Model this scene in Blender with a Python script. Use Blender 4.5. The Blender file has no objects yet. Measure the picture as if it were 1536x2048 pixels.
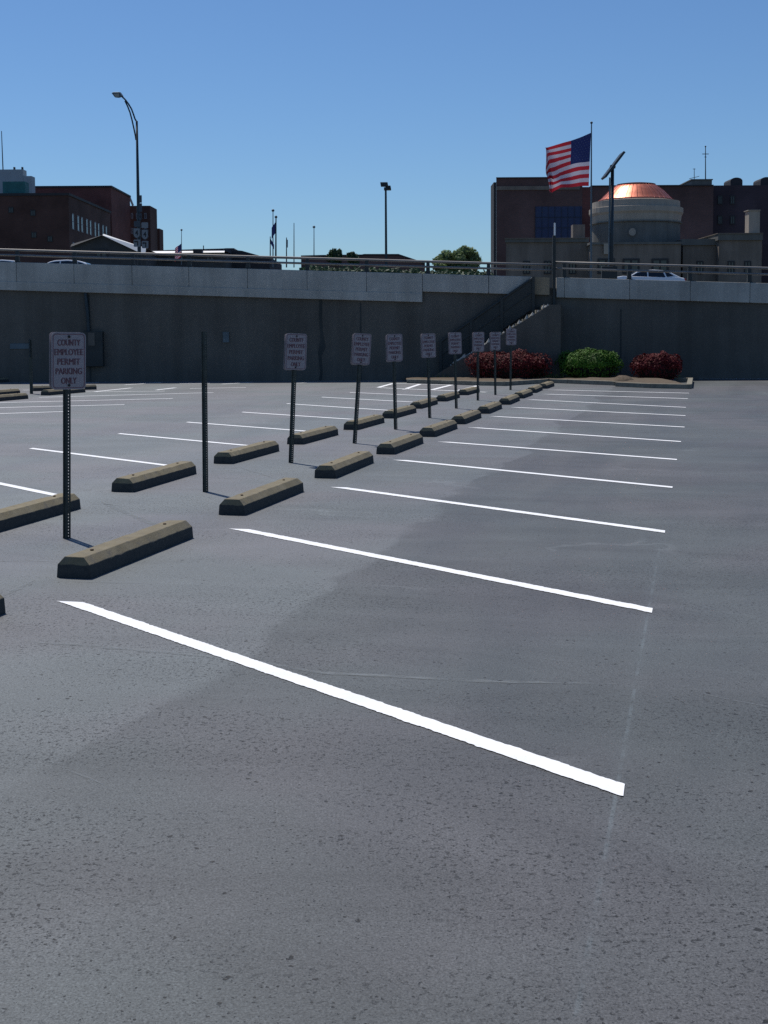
import bpy, math, random
from mathutils import Vector, Matrix, noise
R = math.radians
random.seed(7)
sc = bpy.context.scene
col = sc.collection

# ------------------------------------------------------------------ camera
F_PX = 2650.0; CX = 768.0; PY = 850.0; EYE = 1.67
PITCH = math.atan((PY - 660.5) / F_PX); ROLL = 0.006
fw = Vector((0, math.cos(PITCH), -math.sin(PITCH)))
u0 = Vector((0, math.sin(PITCH), math.cos(PITCH)))
r0 = Vector((1, 0, 0))
rt = r0 * math.cos(ROLL) - u0 * math.sin(ROLL)
up = r0 * math.sin(ROLL) + u0 * math.cos(ROLL)
CAM = Vector((0, 0, EYE))
cam = bpy.data.cameras.new('camera')
cam.sensor_fit = 'VERTICAL'; cam.sensor_height = 36.0
cam.lens = F_PX / 2048 * 36.0
cam.shift_y = -(1024 - PY) / 2048
cam.clip_start = 0.1; cam.clip_end = 6000
co = bpy.data.objects.new('camera', cam)
m = Matrix((rt, up, -fw)).transposed().to_4x4(); m.translation = CAM
co.matrix_world = m
col.objects.link(co); sc.camera = co

def ray(px, py):
    return fw + rt * ((px - CX) / F_PX) - up * ((py - PY) / F_PX)
def G(px, py, z=0.0):
    d = ray(px, py); return CAM + d * ((z - EYE) / d.z)
def P(px, py, Y):
    d = ray(px, py); return CAM + d * (Y / d.y)
wa = G(200, 763.2); wb = G(1450, 757.6)
wdir = (wb - wa); wdir.z = 0; wdir.normalize()
wn = Vector((wdir.y, -wdir.x, 0))          # towards the camera
def W(px, py, off=0.0):
    """point on the wall plane, off metres proud of it"""
    d = ray(px, py); p0 = wa + wn * off
    return CAM + d * ((p0 - CAM).dot(wn) / d.dot(wn))
def WY(x): return wa.y + (x - wa.x) * wdir.y / wdir.x

# ------------------------------------------------------------------ materials
def newmat(name):
    mt = bpy.data.materials.new(name); mt.use_nodes = True
    return mt, mt.node_tree.nodes, mt.node_tree.links, mt.node_tree.nodes['Principled BSDF']
def M_(name, c, rough=0.7, metal=0.0, var=0.15, scale=3.0, bump=0.0, bscale=40.0, spec=0.4, stretch=None, c2=None, trans=0.0):
    mt, n, l, b = newmat(name)
    b.inputs['Roughness'].default_value = rough; b.inputs['Metallic'].default_value = metal
    b.inputs['Specular IOR Level'].default_value = spec
    tc = n.new('ShaderNodeTexCoord'); mp = n.new('ShaderNodeMapping')
    oi = n.new('ShaderNodeObjectInfo')
    l.new(tc.outputs['Object'], mp.inputs['Vector'])
    if stretch: mp.inputs['Scale'].default_value = stretch
    cmb = n.new('ShaderNodeMath'); cmb.operation = 'MULTIPLY'; cmb.inputs[1].default_value = 37.0
    l.new(oi.outputs['Random'], cmb.inputs[0]); l.new(cmb.outputs[0], mp.inputs['Location'])
    ns = n.new('ShaderNodeTexNoise'); ns.inputs['Scale'].default_value = scale; ns.inputs['Detail'].default_value = 6; ns.inputs['Roughness'].default_value = 0.62
    l.new(mp.outputs[0], ns.inputs['Vector'])
    rp = n.new('ShaderNodeValToRGB'); rp.color_ramp.elements[0].position = 0.32; rp.color_ramp.elements[1].position = 0.68
    ca = tuple(x * (1 - var) for x in c) + (1,)
    cb = tuple(c2) + (1,) if c2 else tuple(min(1, x * (1 + var)) for x in c) + (1,)
    rp.color_ramp.elements[0].color = ca; rp.color_ramp.elements[1].color = cb
    l.new(ns.outputs['Fac'], rp.inputs['Fac']); l.new(rp.outputs['Color'], b.inputs['Base Color'])
    if bump:
        n2 = n.new('ShaderNodeTexNoise'); n2.inputs['Scale'].default_value = bscale; n2.inputs['Detail'].default_value = 4
        l.new(tc.outputs['Object'], n2.inputs['Vector'])
        bp = n.new('ShaderNodeBump'); bp.inputs['Strength'].default_value = bump; bp.inputs['Distance'].default_value = 0.01
        l.new(n2.outputs['Fac'], bp.inputs['Height']); l.new(bp.outputs[0], b.inputs['Normal'])
    if trans:
        out = n['Material Output']; tr = n.new('ShaderNodeBsdfTranslucent'); mx = n.new('ShaderNodeMixShader')
        mx.inputs[0].default_value = trans
        l.new(rp.outputs['Color'], tr.inputs['Color']); l.new(b.outputs[0], mx.inputs[1]); l.new(tr.outputs[0], mx.inputs[2]); l.new(mx.outputs[0], out.inputs['Surface'])
    return mt

def brick_mat(name, c1, c2, mortar):
    mt, n, l, b = newmat(name); b.inputs['Roughness'].default_value = .9; b.inputs['Specular IOR Level'].default_value = .2
    tc = n.new('ShaderNodeTexCoord'); sp = n.new('ShaderNodeSeparateXYZ'); ad = n.new('ShaderNodeMath'); cb = n.new('ShaderNodeCombineXYZ')
    l.new(tc.outputs['Object'], sp.inputs[0]); l.new(sp.outputs['X'], ad.inputs[0]); l.new(sp.outputs['Y'], ad.inputs[1])
    l.new(ad.outputs[0], cb.inputs['X']); l.new(sp.outputs['Z'], cb.inputs['Y'])
    br = n.new('ShaderNodeTexBrick'); br.inputs['Color1'].default_value = c1 + (1,); br.inputs['Color2'].default_value = c2 + (1,); br.inputs['Mortar'].default_value = mortar + (1,)
    br.inputs['Scale'].default_value = 1.0; br.inputs['Brick Width'].default_value = .3; br.inputs['Row Height'].default_value = .1; br.inputs['Mortar Size'].default_value = .006
    l.new(cb.outputs[0], br.inputs['Vector'])
    ns = n.new('ShaderNodeTexNoise'); ns.inputs['Scale'].default_value = .25; ns.inputs['Detail'].default_value = 5; l.new(tc.outputs['Object'], ns.inputs['Vector'])
    mr = n.new('ShaderNodeMapRange'); mr.inputs[1].default_value = .3; mr.inputs[2].default_value = .7; mr.inputs[3].default_value = .7; mr.inputs[4].default_value = 1.3; l.new(ns.outputs['Fac'], mr.inputs[0])
    mx = n.new('ShaderNodeMix'); mx.data_type = 'RGBA'; mx.blend_type = 'MULTIPLY'; mx.inputs[0].default_value = 1
    l.new(br.outputs['Color'], mx.inputs[6]); l.new(mr.outputs[0], mx.inputs[7]); l.new(mx.outputs[2], b.inputs['Base Color'])
    return mt

def asphalt_mat():
    mt, n, l, b = newmat('sealed asphalt')
    def N(t, **k):
        x = n.new(t)
        for a, v in k.items(): setattr(x, a, v)
        return x
    def math_(op, a, bb=None, c=None, clamp=False):
        x = N('ShaderNodeMath', operation=op); x.use_clamp = clamp
        for i, v in enumerate((a, bb, c)):
            if v is None: continue
            if isinstance(v, (int, float)): x.inputs[i].default_value = v
            else: l.new(v, x.inputs[i])
        return x.outputs[0]
    def noise_(vec, s, d=4, r=.55, dist=0):
        x = N('ShaderNodeTexNoise'); x.inputs['Scale'].default_value = s; x.inputs['Detail'].default_value = d; x.inputs['Roughness'].default_value = r; x.inputs['Distortion'].default_value = dist
        l.new(vec, x.inputs['Vector']); return x.outputs['Fac']
    def mapr(v, a, bb, c, d, smooth=True):
        x = N('ShaderNodeMapRange'); x.interpolation_type = 'SMOOTHSTEP' if smooth else 'LINEAR'
        l.new(v, x.inputs[0])
        for i, q in enumerate((a, bb, c, d)): x.inputs[i + 1].default_value = q
        return x.outputs[0]
    geo = N('ShaderNodeNewGeometry'); pos = geo.outputs['Position']
    rot = N('ShaderNodeMapping', vector_type='TEXTURE'); rot.inputs['Rotation'].default_value = (0, 0, -R(13.35)); l.new(pos, rot.inputs['Vector'])
    sp = N('ShaderNodeSeparateXYZ'); l.new(rot.outputs[0], sp.inputs[0])
    u = sp.outputs['X']; v = sp.outputs['Y']               # u across the row, v along it
    st = N('ShaderNodeMapping'); st.inputs['Scale'].default_value = (1.0, .22, 1); l.new(rot.outputs[0], st.inputs['Vector'])
    st2 = N('ShaderNodeMapping'); st2.inputs['Scale'].default_value = (.35, .9, 1); l.new(rot.outputs[0], st2.inputs['Vector'])
    big = noise_(st.outputs[0], .55, 5, .6, .6)
    mid = noise_(st2.outputs[0], 1.1, 6, .65, 1.2)
    st3 = N('ShaderNodeMapping'); st3.inputs['Scale'].default_value = (1.0, .45, 1); l.new(rot.outputs[0], st3.inputs['Vector'])
    wob = math_('MULTIPLY', math_('SUBTRACT', noise_(st3.outputs[0], 1.05, 5, .55, .4), .5), 1.15)
    uu = math_('ADD', u, wob)
    # overlapping passes of the sealer: steps in tone that run with the row
    step = math_('MULTIPLY', mapr(uu, -2.40, -2.27, 1.0, 0.0), mapr(v, 3.8, 6.0, .35, 1.0))
    s2 = mapr(uu, 2.3, 2.9, 0.0, 1.0); s3 = mapr(uu, -7.2, -6.9, 1.0, 0.0); s4 = mapr(uu, 5.6, 5.9, 0.0, 1.0)
    tone = math_('ADD', math_('MULTIPLY', step, .38), .81)
    tone = math_('ADD', tone, math_('MULTIPLY', mapr(uu, -4.6, -4.1, 1.0, 0.0), .16)); tone = math_('ADD', tone, math_('MULTIPLY', mapr(uu, -6.4, -5.9, 1.0, 0.0), .16))
    tone = math_('ADD', tone, math_('MULTIPLY', s2, .07)); tone = math_('SUBTRACT', tone, math_('MULTIPLY', s3, .07)); tone = math_('ADD', tone, math_('MULTIPLY', s4, .06))
    tone = math_('ADD', tone, math_('MULTIPLY', math_('SUBTRACT', big, .5), .95))
    tone = math_('ADD', tone, math_('MULTIPLY', math_('SUBTRACT', mid, .5), .80))
    # grain
    gr = noise_(pos, 130, 3, .7); gr2 = noise_(pos, 42, 4, .7)
    tone = math_('MULTIPLY', tone, mapr(gr, .3, .7, .40, 1.58, False))
    tone = math_('MULTIPLY', tone, mapr(gr2, .3, .7, .80, 1.18, False))
    # pits, denser where the stone shows through
    def pits(scale, keep, size, seedoff):
        mp = N('ShaderNodeMapping'); mp.inputs['Location'].default_value = (seedoff, seedoff * 2, 0); l.new(pos, mp.inputs['Vector'])
        wv = N('ShaderNodeVectorMath', operation='ADD')
        nz = N('ShaderNodeTexNoise'); nz.inputs['Scale'].default_value = scale * 1.8; nz.inputs['Detail'].default_value = 2; l.new(pos, nz.inputs['Vector'])
        sc_ = N('ShaderNodeVectorMath', operation='SCALE'); sc_.inputs['Scale'].default_value = .9 / scale; l.new(nz.outputs['Color'], sc_.inputs[0])
        l.new(mp.outputs[0], wv.inputs[0]); l.new(sc_.outputs[0], wv.inputs[1])
        vo = N('ShaderNodeTexVoronoi'); vo.inputs['Scale'].default_value = scale; l.new(wv.outputs[0], vo.inputs['Vector'])
        sc2 = N('ShaderNodeSeparateColor'); l.new(vo.outputs['Color'], sc2.inputs[0])
        dens = noise_(st2.outputs[0], 1.6 + seedoff * .03, 4, .6)
        th = math_('SUBTRACT', 1.0, math_('MULTIPLY', mapr(dens, .42, .68, .12, 1.0), keep))
        pick = math_('GREATER_THAN', sc2.outputs[0], th)
        rad = math_('MULTIPLY', math_('ADD', math_('MULTIPLY', sc2.outputs[1], .8), .35), size)
        hit = math_('SUBTRACT', 1.0, math_('DIVIDE', vo.outputs['Distance'], rad), None, True)
        hit = math_('MULTIPLY', hit, 3.0, None, True)
        return math_('MULTIPLY', hit, pick)
    p = math_('MAXIMUM', math_('MAXIMUM', pits(30, .26, .30, 3.1), pits(13, .07, .15, 5.3)), pits(75, .38, .36, 9.7))
    p = math_('MAXIMUM', p, math_('MULTIPLY', pits(170, .25, .4, 17.3), .8))
    worn = mapr(noise_(st2.outputs[0], .9, 5, .6, .5), .43, .58, .10, 1.0)       # patches where the sealer is worn to the stone
    irr = math_('MULTIPLY', mapr(noise_(pos, 44, 5, .72, .3), .575, .61, 0.0, 1.0), worn)
    p = math_('MAXIMUM', p, math_('MULTIPLY', irr, .9))
    lite = math_('MULTIPLY', mapr(noise_(pos, 95, 3, .7), .64, .70, 0.0, .35), worn)
    tone = math_('ADD', tone, lite)
    # pale chalk line left by the layout crew and faint hairline cracks
    cl = math_('ABSOLUTE', math_('ADD', u, .272))
    chalk = math_('MULTIPLY', mapr(cl, .004, .011, 1.0, 0.0), mapr(noise_(pos, 3.2, 5, .7), .42, .6, 0.0, 1.0))
    chalk = math_('MULTIPLY', chalk, mapr(v, 9.0, 11.5, 1.0, 0.0))
    halo = math_('MULTIPLY', mapr(cl, .0, .07, 1.0, 0.0), mapr(v, 9.0, 11.5, .22, 0.0))
    chalk = math_('ADD', math_('MULTIPLY', chalk, .15), math_('MULTIPLY', halo, .10))
    ck = N('ShaderNodeTexVoronoi', feature='DISTANCE_TO_EDGE'); ck.inputs['Scale'].default_value = .33
    wv = N('ShaderNodeVectorMath', operation='ADD'); nz = N('ShaderNodeTexNoise'); nz.inputs['Scale'].default_value = 1.3; nz.inputs['Detail'].default_value = 5; l.new(pos, nz.inputs['Vector'])
    l.new(pos, wv.inputs[0]); l.new(nz.outputs['Color'], wv.inputs[1]); l.new(wv.outputs[0], ck.inputs['Vector'])
    crack = math_('MULTIPLY', mapr(ck.outputs['Distance'], .004, .014, 1.0, 0.0), mapr(noise_(pos, .55, 3, .5), .53, .64, 0.0, 1.0))
    tone = math_('ADD', tone, math_('MULTIPLY', crack, .26))
    tone = math_('MULTIPLY', tone, math_('SUBTRACT', 1.0, math_('MULTIPLY', p, .95)))
    base = N('ShaderNodeMix', data_type='RGBA'); base.inputs[6].default_value = (.091, .102, .105, 1); base.inputs[7].default_value = (.101, .102, .108, 1)
    l.new(mapr(noise_(pos, .35, 3, .5), .4, .6, 0, 1), base.inputs[0])
    mul = N('ShaderNodeMix', data_type='RGBA', blend_type='MULTIPLY'); mul.inputs[0].default_value = 1
    l.new(base.outputs[2], mul.inputs[6]); l.new(tone, mul.inputs[7])
    ch = N('ShaderNodeMix', data_type='RGBA'); ch.inputs[7].default_value = (.24, .31, .34, 1)
    l.new(chalk, ch.inputs[0]); l.new(mul.outputs[2], ch.inputs[6]); l.new(ch.outputs[2], b.inputs['Base Color'])
    b.inputs['Specular IOR Level'].default_value = ASPH_SPEC
    l.new(mapr(big, .3, .7, ASPH_R0, ASPH_R0 + .12), b.inputs['Roughness'])
    hgt = math_('ADD', math_('MULTIPLY', gr, .0030), math_('MULTIPLY', gr2, .0012)); hgt = math_('SUBTRACT', hgt, math_('MULTIPLY', p, .003))
    bp = N('ShaderNodeBump'); bp.inputs['Strength'].default_value = .55; bp.inputs['Distance'].default_value = 1.0
    l.new(hgt, bp.inputs['Height']); l.new(bp.outputs[0], b.inputs['Normal'])
    return mt

def stop_mat():
    """faded yellow paint on top; the sides are darkened, their shade painted into the colour"""
    mt, n, l, b = newmat('faded yellow wheel stop'); b.inputs['Roughness'].default_value = .88; b.inputs['Specular IOR Level'].default_value = .25
    tc = n.new('ShaderNodeTexCoord'); oi = n.new('ShaderNodeObjectInfo'); ad = n.new('ShaderNodeVectorMath'); ad.operation = 'ADD'
    cm = n.new('ShaderNodeCombineXYZ'); mu_ = n.new('ShaderNodeMath'); mu_.operation = 'MULTIPLY'; mu_.inputs[1].default_value = 53; l.new(oi.outputs['Random'], mu_.inputs[0]); l.new(mu_.outputs[0], cm.inputs[1])
    l.new(tc.outputs['Object'], ad.inputs[0]); l.new(cm.outputs[0], ad.inputs[1])
    def nz(s, d=5):
        x = n.new('ShaderNodeTexNoise'); x.inputs['Scale'].default_value = s; x.inputs['Detail'].default_value = d; x.inputs['Roughness'].default_value = .65; l.new(ad.outputs[0], x.inputs['Vector']); return x.outputs['Fac']
    def mr(v, a, bb, c, d):
        x = n.new('ShaderNodeMapRange'); l.new(v, x.inputs[0])
        for i, q in enumerate((a, bb, c, d)): x.inputs[i + 1].default_value = q
        return x.outputs[0]
    def mt_(op, a, bb):
        x = n.new('ShaderNodeMath'); x.operation = op; x.use_clamp = False
        for i, v in enumerate((a, bb)):
            if isinstance(v, (int, float)): x.inputs[i].default_value = v
            else: l.new(v, x.inputs[i])
        return x.outputs[0]
    def mix(f, a, bb):
        x = n.new('ShaderNodeMix'); x.data_type = 'RGBA'; l.new(f, x.inputs[0])
        for i, v in ((6, a), (7, bb)):
            if isinstance(v, tuple): x.inputs[i].default_value = v + (1,)
            else: l.new(v, x.inputs[i])
        return x.outputs[2]
    yel = mix(mr(nz(7), .35, .65, 0, 1), (.185, .155, .095), (.225, .195, .130))
    yel = mix(mr(nz(13, 7), .52, .66, 0, .75), yel, (.135, .125, .105))
    yel = mix(mr(nz(45, 3), .64, .70, 0, .7), yel, (.07, .065, .055))
    yel = mix(mt_('MULTIPLY', oi.outputs['Random'], .38), yel, (.14, .125, .095))
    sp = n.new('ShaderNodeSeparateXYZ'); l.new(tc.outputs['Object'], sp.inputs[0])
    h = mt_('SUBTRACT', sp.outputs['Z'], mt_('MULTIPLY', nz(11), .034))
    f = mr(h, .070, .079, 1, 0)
    side_shade = mix(mr(nz(30), .3, .7, 0, 1), (.040, .042, .042), (.065, .066, .062))  # painted shade for the lower sides, its upper edge wobbled by noise
    l.new(mix(f, yel, side_shade), b.inputs['Base Color'])
    bp = n.new('ShaderNodeBump'); bp.inputs['Strength'].default_value = .5; bp.inputs['Distance'].default_value = .006; l.new(nz(80, 3), bp.inputs['Height']); l.new(bp.outputs[0], b.inputs['Normal'])
    return mt

def paint_mat(name, c):
    mt, n, l, b = newmat(name); b.inputs['Roughness'].default_value = .75; b.inputs['Specular IOR Level'].default_value = .3
    geo = n.new('ShaderNodeNewGeometry')
    def nz(s, lo, hi, a, bb, d=4):
        x = n.new('ShaderNodeTexNoise'); x.inputs['Scale'].default_value = s; x.inputs['Detail'].default_value = d; x.inputs['Roughness'].default_value = .7
        l.new(geo.outputs['Position'], x.inputs['Vector'])
        r = n.new('ShaderNodeMapRange'); l.new(x.outputs['Fac'], r.inputs[0])
        for i, q in enumerate((lo, hi, a, bb)): r.inputs[i + 1].default_value = q
        return r.outputs[0], x
    a, _ = nz(90, .25, .40, .55, 1.0); c2, _ = nz(4, .35, .65, .90, 1.0)
    m1 = n.new('ShaderNodeMath'); m1.operation = 'MULTIPLY'; l.new(a, m1.inputs[0]); l.new(c2, m1.inputs[1])
    mx = n.new('ShaderNodeMix'); mx.data_type = 'RGBA'; mx.blend_type = 'MULTIPLY'; mx.inputs[0].default_value = 1; mx.inputs[6].default_value = c + (1,)
    l.new(m1.outputs[0], mx.inputs[7]); l.new(mx.outputs[2], b.inputs['Base Color'])
    g = n.new('ShaderNodeTexNoise'); g.inputs['Scale'].default_value = 130; l.new(geo.outputs['Position'], g.inputs['Vector'])
    bp = n.new('ShaderNodeBump'); bp.inputs['Strength'].default_value = .35; bp.inputs['Distance'].default_value = .004; l.new(g.outputs['Fac'], bp.inputs['Height']); l.new(bp.outputs[0], b.inputs['Normal'])
    return mt

def wall_mat(name, c, streak=.35, sc_=.5):
    """weathered concrete with run-off streaks and blotches"""
    mt, n, l, b = newmat(name); b.inputs['Roughness'].default_value = .92; b.inputs['Specular IOR Level'].default_value = .2
    geo = n.new('ShaderNodeNewGeometry')
    def nz(scale3, s, lo, hi, a, bb):
        mp = n.new('ShaderNodeMapping'); mp.inputs['Scale'].default_value = scale3; l.new(geo.outputs['Position'], mp.inputs['Vector'])
        x = n.new('ShaderNodeTexNoise'); x.inputs['Scale'].default_value = s; x.inputs['Detail'].default_value = 7; x.inputs['Roughness'].default_value = .65; l.new(mp.outputs[0], x.inputs['Vector'])
        r = n.new('ShaderNodeMapRange'); l.new(x.outputs['Fac'], r.inputs[0])
        for i, q in enumerate((lo, hi, a, bb)): r.inputs[i + 1].default_value = q
        return r.outputs[0]
    v1 = nz((1, 1, .12), 1.6, .35, .65, 1 - streak, 1 + streak * .5)
    v2 = nz((.6, .6, 1), sc_, .35, .65, 1 - streak * .7, 1 + streak * .6)
    v3 = nz((1, 1, 1), 14, .3, .7, .92, 1.06)
    m1 = n.new('ShaderNodeMath'); m1.operation = 'MULTIPLY'; l.new(v1, m1.inputs[0]); l.new(v2, m1.inputs[1])
    m2 = n.new('ShaderNodeMath'); m2.operation = 'MULTIPLY'; l.new(m1.outputs[0], m2.inputs[0]); l.new(v3, m2.inputs[1])
    mx = n.new('ShaderNodeMix'); mx.data_type = 'RGBA'; mx.blend_type = 'MULTIPLY'; mx.inputs[0].default_value = 1; mx.inputs[6].default_value = c + (1,)
    l.new(m2.outputs[0], mx.inputs[7]); l.new(mx.outputs[2], b.inputs['Base Color'])
    return mt

ASPH_SPEC = .42; ASPH_R0 = .56
MAT = dict(
    asphalt=asphalt_mat(),
    paint=paint_mat('white line paint', (.86, .87, .88)),
    bluepaint=paint_mat('blue line paint', (.30, .52, .80)),
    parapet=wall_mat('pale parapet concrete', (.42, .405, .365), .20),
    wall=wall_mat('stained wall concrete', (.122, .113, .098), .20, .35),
    wallbounce=wall_mat('bounce tinted stair wall concrete', (.36, .29, .20), .2),  # warm bounce light is put into this base colour
    seam=M_('joint sealant', (.14, .145, .145), .9),
    stain=wall_mat('damp stain', (.06, .066, .064), .3),
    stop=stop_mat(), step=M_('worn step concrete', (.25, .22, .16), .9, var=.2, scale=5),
    rust=M_('rusty steel', (.10, .055, .035), .8, .3, scale=30),
    post=M_('dark green post steel', (.045, .055, .05), .55, .4, scale=14, var=.3),
    signwhite=M_('sign white sheeting', (.33, .295, .305), .75, var=.05, scale=6, spec=.2),
    signred=M_('faded sign red', (.205, .11, .125), .8, var=.12, scale=20, spec=.2),
    bolt=M_('bolt steel', (.03, .03, .03), .5, .7),
    alu=M_('bare aluminium', (.35, .37, .38), .5, .6, var=.1),
    rail=M_('weathered rail aluminium', (.20, .19, .18), .55, .25, var=.15, scale=2),
    railpost=M_('dark rail post', (.045, .05, .048), .7, .2),
    darkmetal=M_('dark painted pole', (.03, .045, .055), .5, .3),
    galv=M_('galvanised pole', (.10, .13, .15), .5, .4),
    kerb=M_('kerb concrete', (.20, .185, .145), .9, scale=5, var=.25, bump=.3),
    mulch=M_('brown bark mulch', (.10, .075, .05), .95, scale=14, var=.4, bump=.8, bscale=30),
    brickA=brick_mat('dark red brick', (.10, .052, .044), (.08, .044, .04), (.07, .06, .055)),
    brickB=brick_mat('red brown brick', (.155, .058, .052), (.12, .048, .045), (.10, .07, .065)),
    brickC=brick_mat('purple brown brick', (.135, .078, .074), (.11, .068, .066), (.10, .08, .078)),
    brickD=brick_mat('dark navy brick', (.07, .05, .062), (.06, .045, .056), (.05, .045, .05)),
    stone=wall_mat('grey limestone', (.36, .32, .27), .13, .3),
    stonedark=wall_mat('weathered limestone', (.15, .15, .14), .2, .3),
    stonelow=wall_mat('brown limestone', (.20, .17, .145), .2, .3),
    copper=M_('new copper sheet', (.58, .19, .12), .42, .85, var=.22, scale=2.2, bump=.25, bscale=6),
    copperdark=M_('copper trim', (.22, .06, .05), .5, .7),
    glass=M_('dark window glass', (.012, .016, .022), .12, var=.1, spec=.6),
    glassblue=M_('blue curtain glass', (.018, .035, .10), .45, var=.1, spec=.4),
    glassmull=M_('blue mullions', (.025, .035, .07), .6),
    winframe=M_('pale window frame', (.20, .215, .25), .6),
    darkframe=M_('dark window frame', (.03, .03, .032), .6),
    whitebox=M_('pale penthouse cladding', (.33, .36, .38), .7, var=.1, scale=.6),
    teal=M_('teal plant screen', (.03, .14, .14), .7, var=.2, scale=1.2),
    white=M_('white trim', (.80, .80, .78), .5, var=.03),
    roofdark=M_('dark roofing', (.035, .035, .04), .8),
    housegrey=M_('dull siding', (.06, .062, .064), .9),
    carwhite=M_('white car paint', (.78, .79, .80), .18, var=.02, spec=.6),
    tyre=M_('black rubber', (.02, .02, .02), .85),
    chrome=M_('bright wheel metal', (.6, .6, .6), .3, .9),
    redglass=M_('red lamp lens', (.4, .02, .02), .2),
    flagred=M_('flag red cloth', (.42, .025, .04), .8, var=.08, trans=.35),
    flagwhite=M_('flag white cloth', (.58, .54, .62), .8, var=.04, trans=.28, spec=.2),
    flagblue=M_('flag blue cloth', (.02, .03, .12), .8, var=.08, trans=.25),
    leafgreen=M_('hedge green leaves', (.050, .125, .012), .65, var=.4, scale=3, trans=.10, spec=.2),
    leafred=M_('barberry red leaves', (.095, .010, .012), .7, var=.45, scale=3, trans=.10, spec=.2),
    leaftree=M_('pale tree leaves', (.17, .24, .10), .6, var=.4, scale=.7, trans=.4),
    leafdark=M_('dark tree leaves', (.035, .07, .03), .6, var=.35, scale=.8, trans=.25),
    shadetwig=M_('shade dark twigs', (.014, .012, .010), .95),
    bark=M_('tree bark', (.07, .055, .04), .9),
    soil=M_('dry upland ground', (.10, .10, .075), .95, scale=.4),
    road=M_('grey road surface', (.09, .09, .095), .85, scale=.6),
    grass=M_('weedy grass', (.12, .15, .04), .8, var=.35, trans=.2),
    lens=M_('lamp lens', (.35, .34, .28), .4),
    rubble=M_('broken pale concrete', (.40, .38, .33), .9, scale=12),
)

# ------------------------------------------------------------------ mesh builder
class MB:
    def __init__(s): s.v = []; s.f = []; s.mi = []; s.cur = 0
    def add(s, vs, fs):
        o = len(s.v); s.v += [Vector(x) for x in vs]; s.f += [tuple(i + o for i in f) for f in fs]; s.mi += [s.cur] * len(fs); return s
    def box(s, x0, x1, y0, y1, z0, z1):
        return s.add([(x0, y0, z0), (x1, y0, z0), (x1, y1, z0), (x0, y1, z0), (x0, y0, z1), (x1, y0, z1), (x1, y1, z1), (x0, y1, z1)],
                     [(0, 3, 2, 1), (4, 5, 6, 7), (0, 1, 5, 4), (1, 2, 6, 5), (2, 3, 7, 6), (3, 0, 4, 7)])
    def hexa(s, b, t):
        """four bottom and four top corners, both counter-clockwise from above"""
        return s.add(list(b) + list(t), [(0, 3, 2, 1), (4, 5, 6, 7), (0, 1, 5, 4), (1, 2, 6, 5), (2, 3, 7, 6), (3, 0, 4, 7)])
    def prism(s, poly, fn0, fn1):
        n = len(poly); vs = [fn0(p) for p in poly] + [fn1(p) for p in poly]
        fs = [tuple(range(n))[::-1], tuple(range(n, 2 * n))] + [(i, (i + 1) % n, n + (i + 1) % n, n + i) for i in range(n)]
        return s.add(vs, fs)
    def tube(s, pts, rad, n=8, caps=True):
        pts = [Vector(p) for p in pts]
        if not isinstance(rad, (list, tuple)): rad = [rad] * len(pts)
        vs = []; ref = None
        for i, p in enumerate(pts):
            d = (pts[min(i + 1, len(pts) - 1)] - pts[max(i - 1, 0)]).normalized()
            if ref is None: ref = Vector((0, 0, 1)) if abs(d.z) < .9 else Vector((1, 0, 0))
            a = d.cross(ref).normalized(); b = d.cross(a).normalized(); ref = -b if False else ref
            for k in range(n):
                t = 2 * math.pi * k / n; vs.append(p + (a * math.cos(t) + b * math.sin(t)) * rad[i])
        fs = []
        for i in range(len(pts) - 1):
            for k in range(n):
                fs.append((i * n + k, (i + 1) * n + k, (i + 1) * n + (k + 1) % n, i * n + (k + 1) % n))
        if caps: fs += [tuple(range(n)), tuple(range((len(pts) - 1) * n, len(pts) * n))[::-1]]
        return s.add(vs, fs)
    def lathe(s, prof, n=32, c=(0, 0, 0), cap=True):
        vs = []; c = Vector(c)
        for r, z in prof:
            for k in range(n):
                t = 2 * math.pi * k / n; vs.append(c + Vector((r * math.cos(t), r * math.sin(t), z)))
        fs = [(i * n + k, i * n + (k + 1) % n, (i + 1) * n + (k + 1) % n, (i + 1) * n + k) for i in range(len(prof) - 1) for k in range(n)]
        if cap: fs += [tuple(range(n))[::-1], tuple(range((len(prof) - 1) * n, len(prof) * n))]
        return s.add(vs, fs)
    def xf(s, mat):
        s.v = [mat @ v for v in s.v]; return s
    def build(s, name, mat, parent=None, smooth=False, bevel=0, world=True):
        me = bpy.data.meshes.new(name)
        vs = s.v
        if parent is not None and world:
            inv = parent.matrix_basis.inverted()
            if parent.parent is not None: inv = (parent.parent.matrix_basis @ parent.matrix_basis).inverted()
            vs = [inv @ v for v in vs]
        me.from_pydata([tuple(v) for v in vs], [], s.f)
        for mt in (mat if isinstance(mat, (list, tuple)) else [mat]): me.materials.append(mt)
        if max(s.mi or [0]) > 0: me.polygons.foreach_set('material_index', s.mi)
        me.update()
        if smooth: me.polygons.foreach_set('use_smooth', [True] * len(me.polygons))
        o = bpy.data.objects.new(name, me); col.objects.link(o)
        if parent is not None: o.parent = parent
        if bevel:
            bv = o.modifiers.new('bevel', 'BEVEL'); bv.width = bevel; bv.segments = 2; bv.limit_method = 'ANGLE'
        return o
def tag(o, label=None, cat=None, group=None, kind=None):
    if label: o['label'] = label
    if cat: o['category'] = cat
    if group: o['group'] = group
    if kind: o['kind'] = kind
    return o
def thing(name, label, cat, loc, rotz=0, group=None):
    o = bpy.data.objects.new(name, None); col.objects.link(o); o.empty_display_size = .3
    o.matrix_basis = Matrix.Translation(Vector(loc)) @ Matrix.Rotation(rotz, 4, 'Z')
    return tag(o, label, cat, group)
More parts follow.
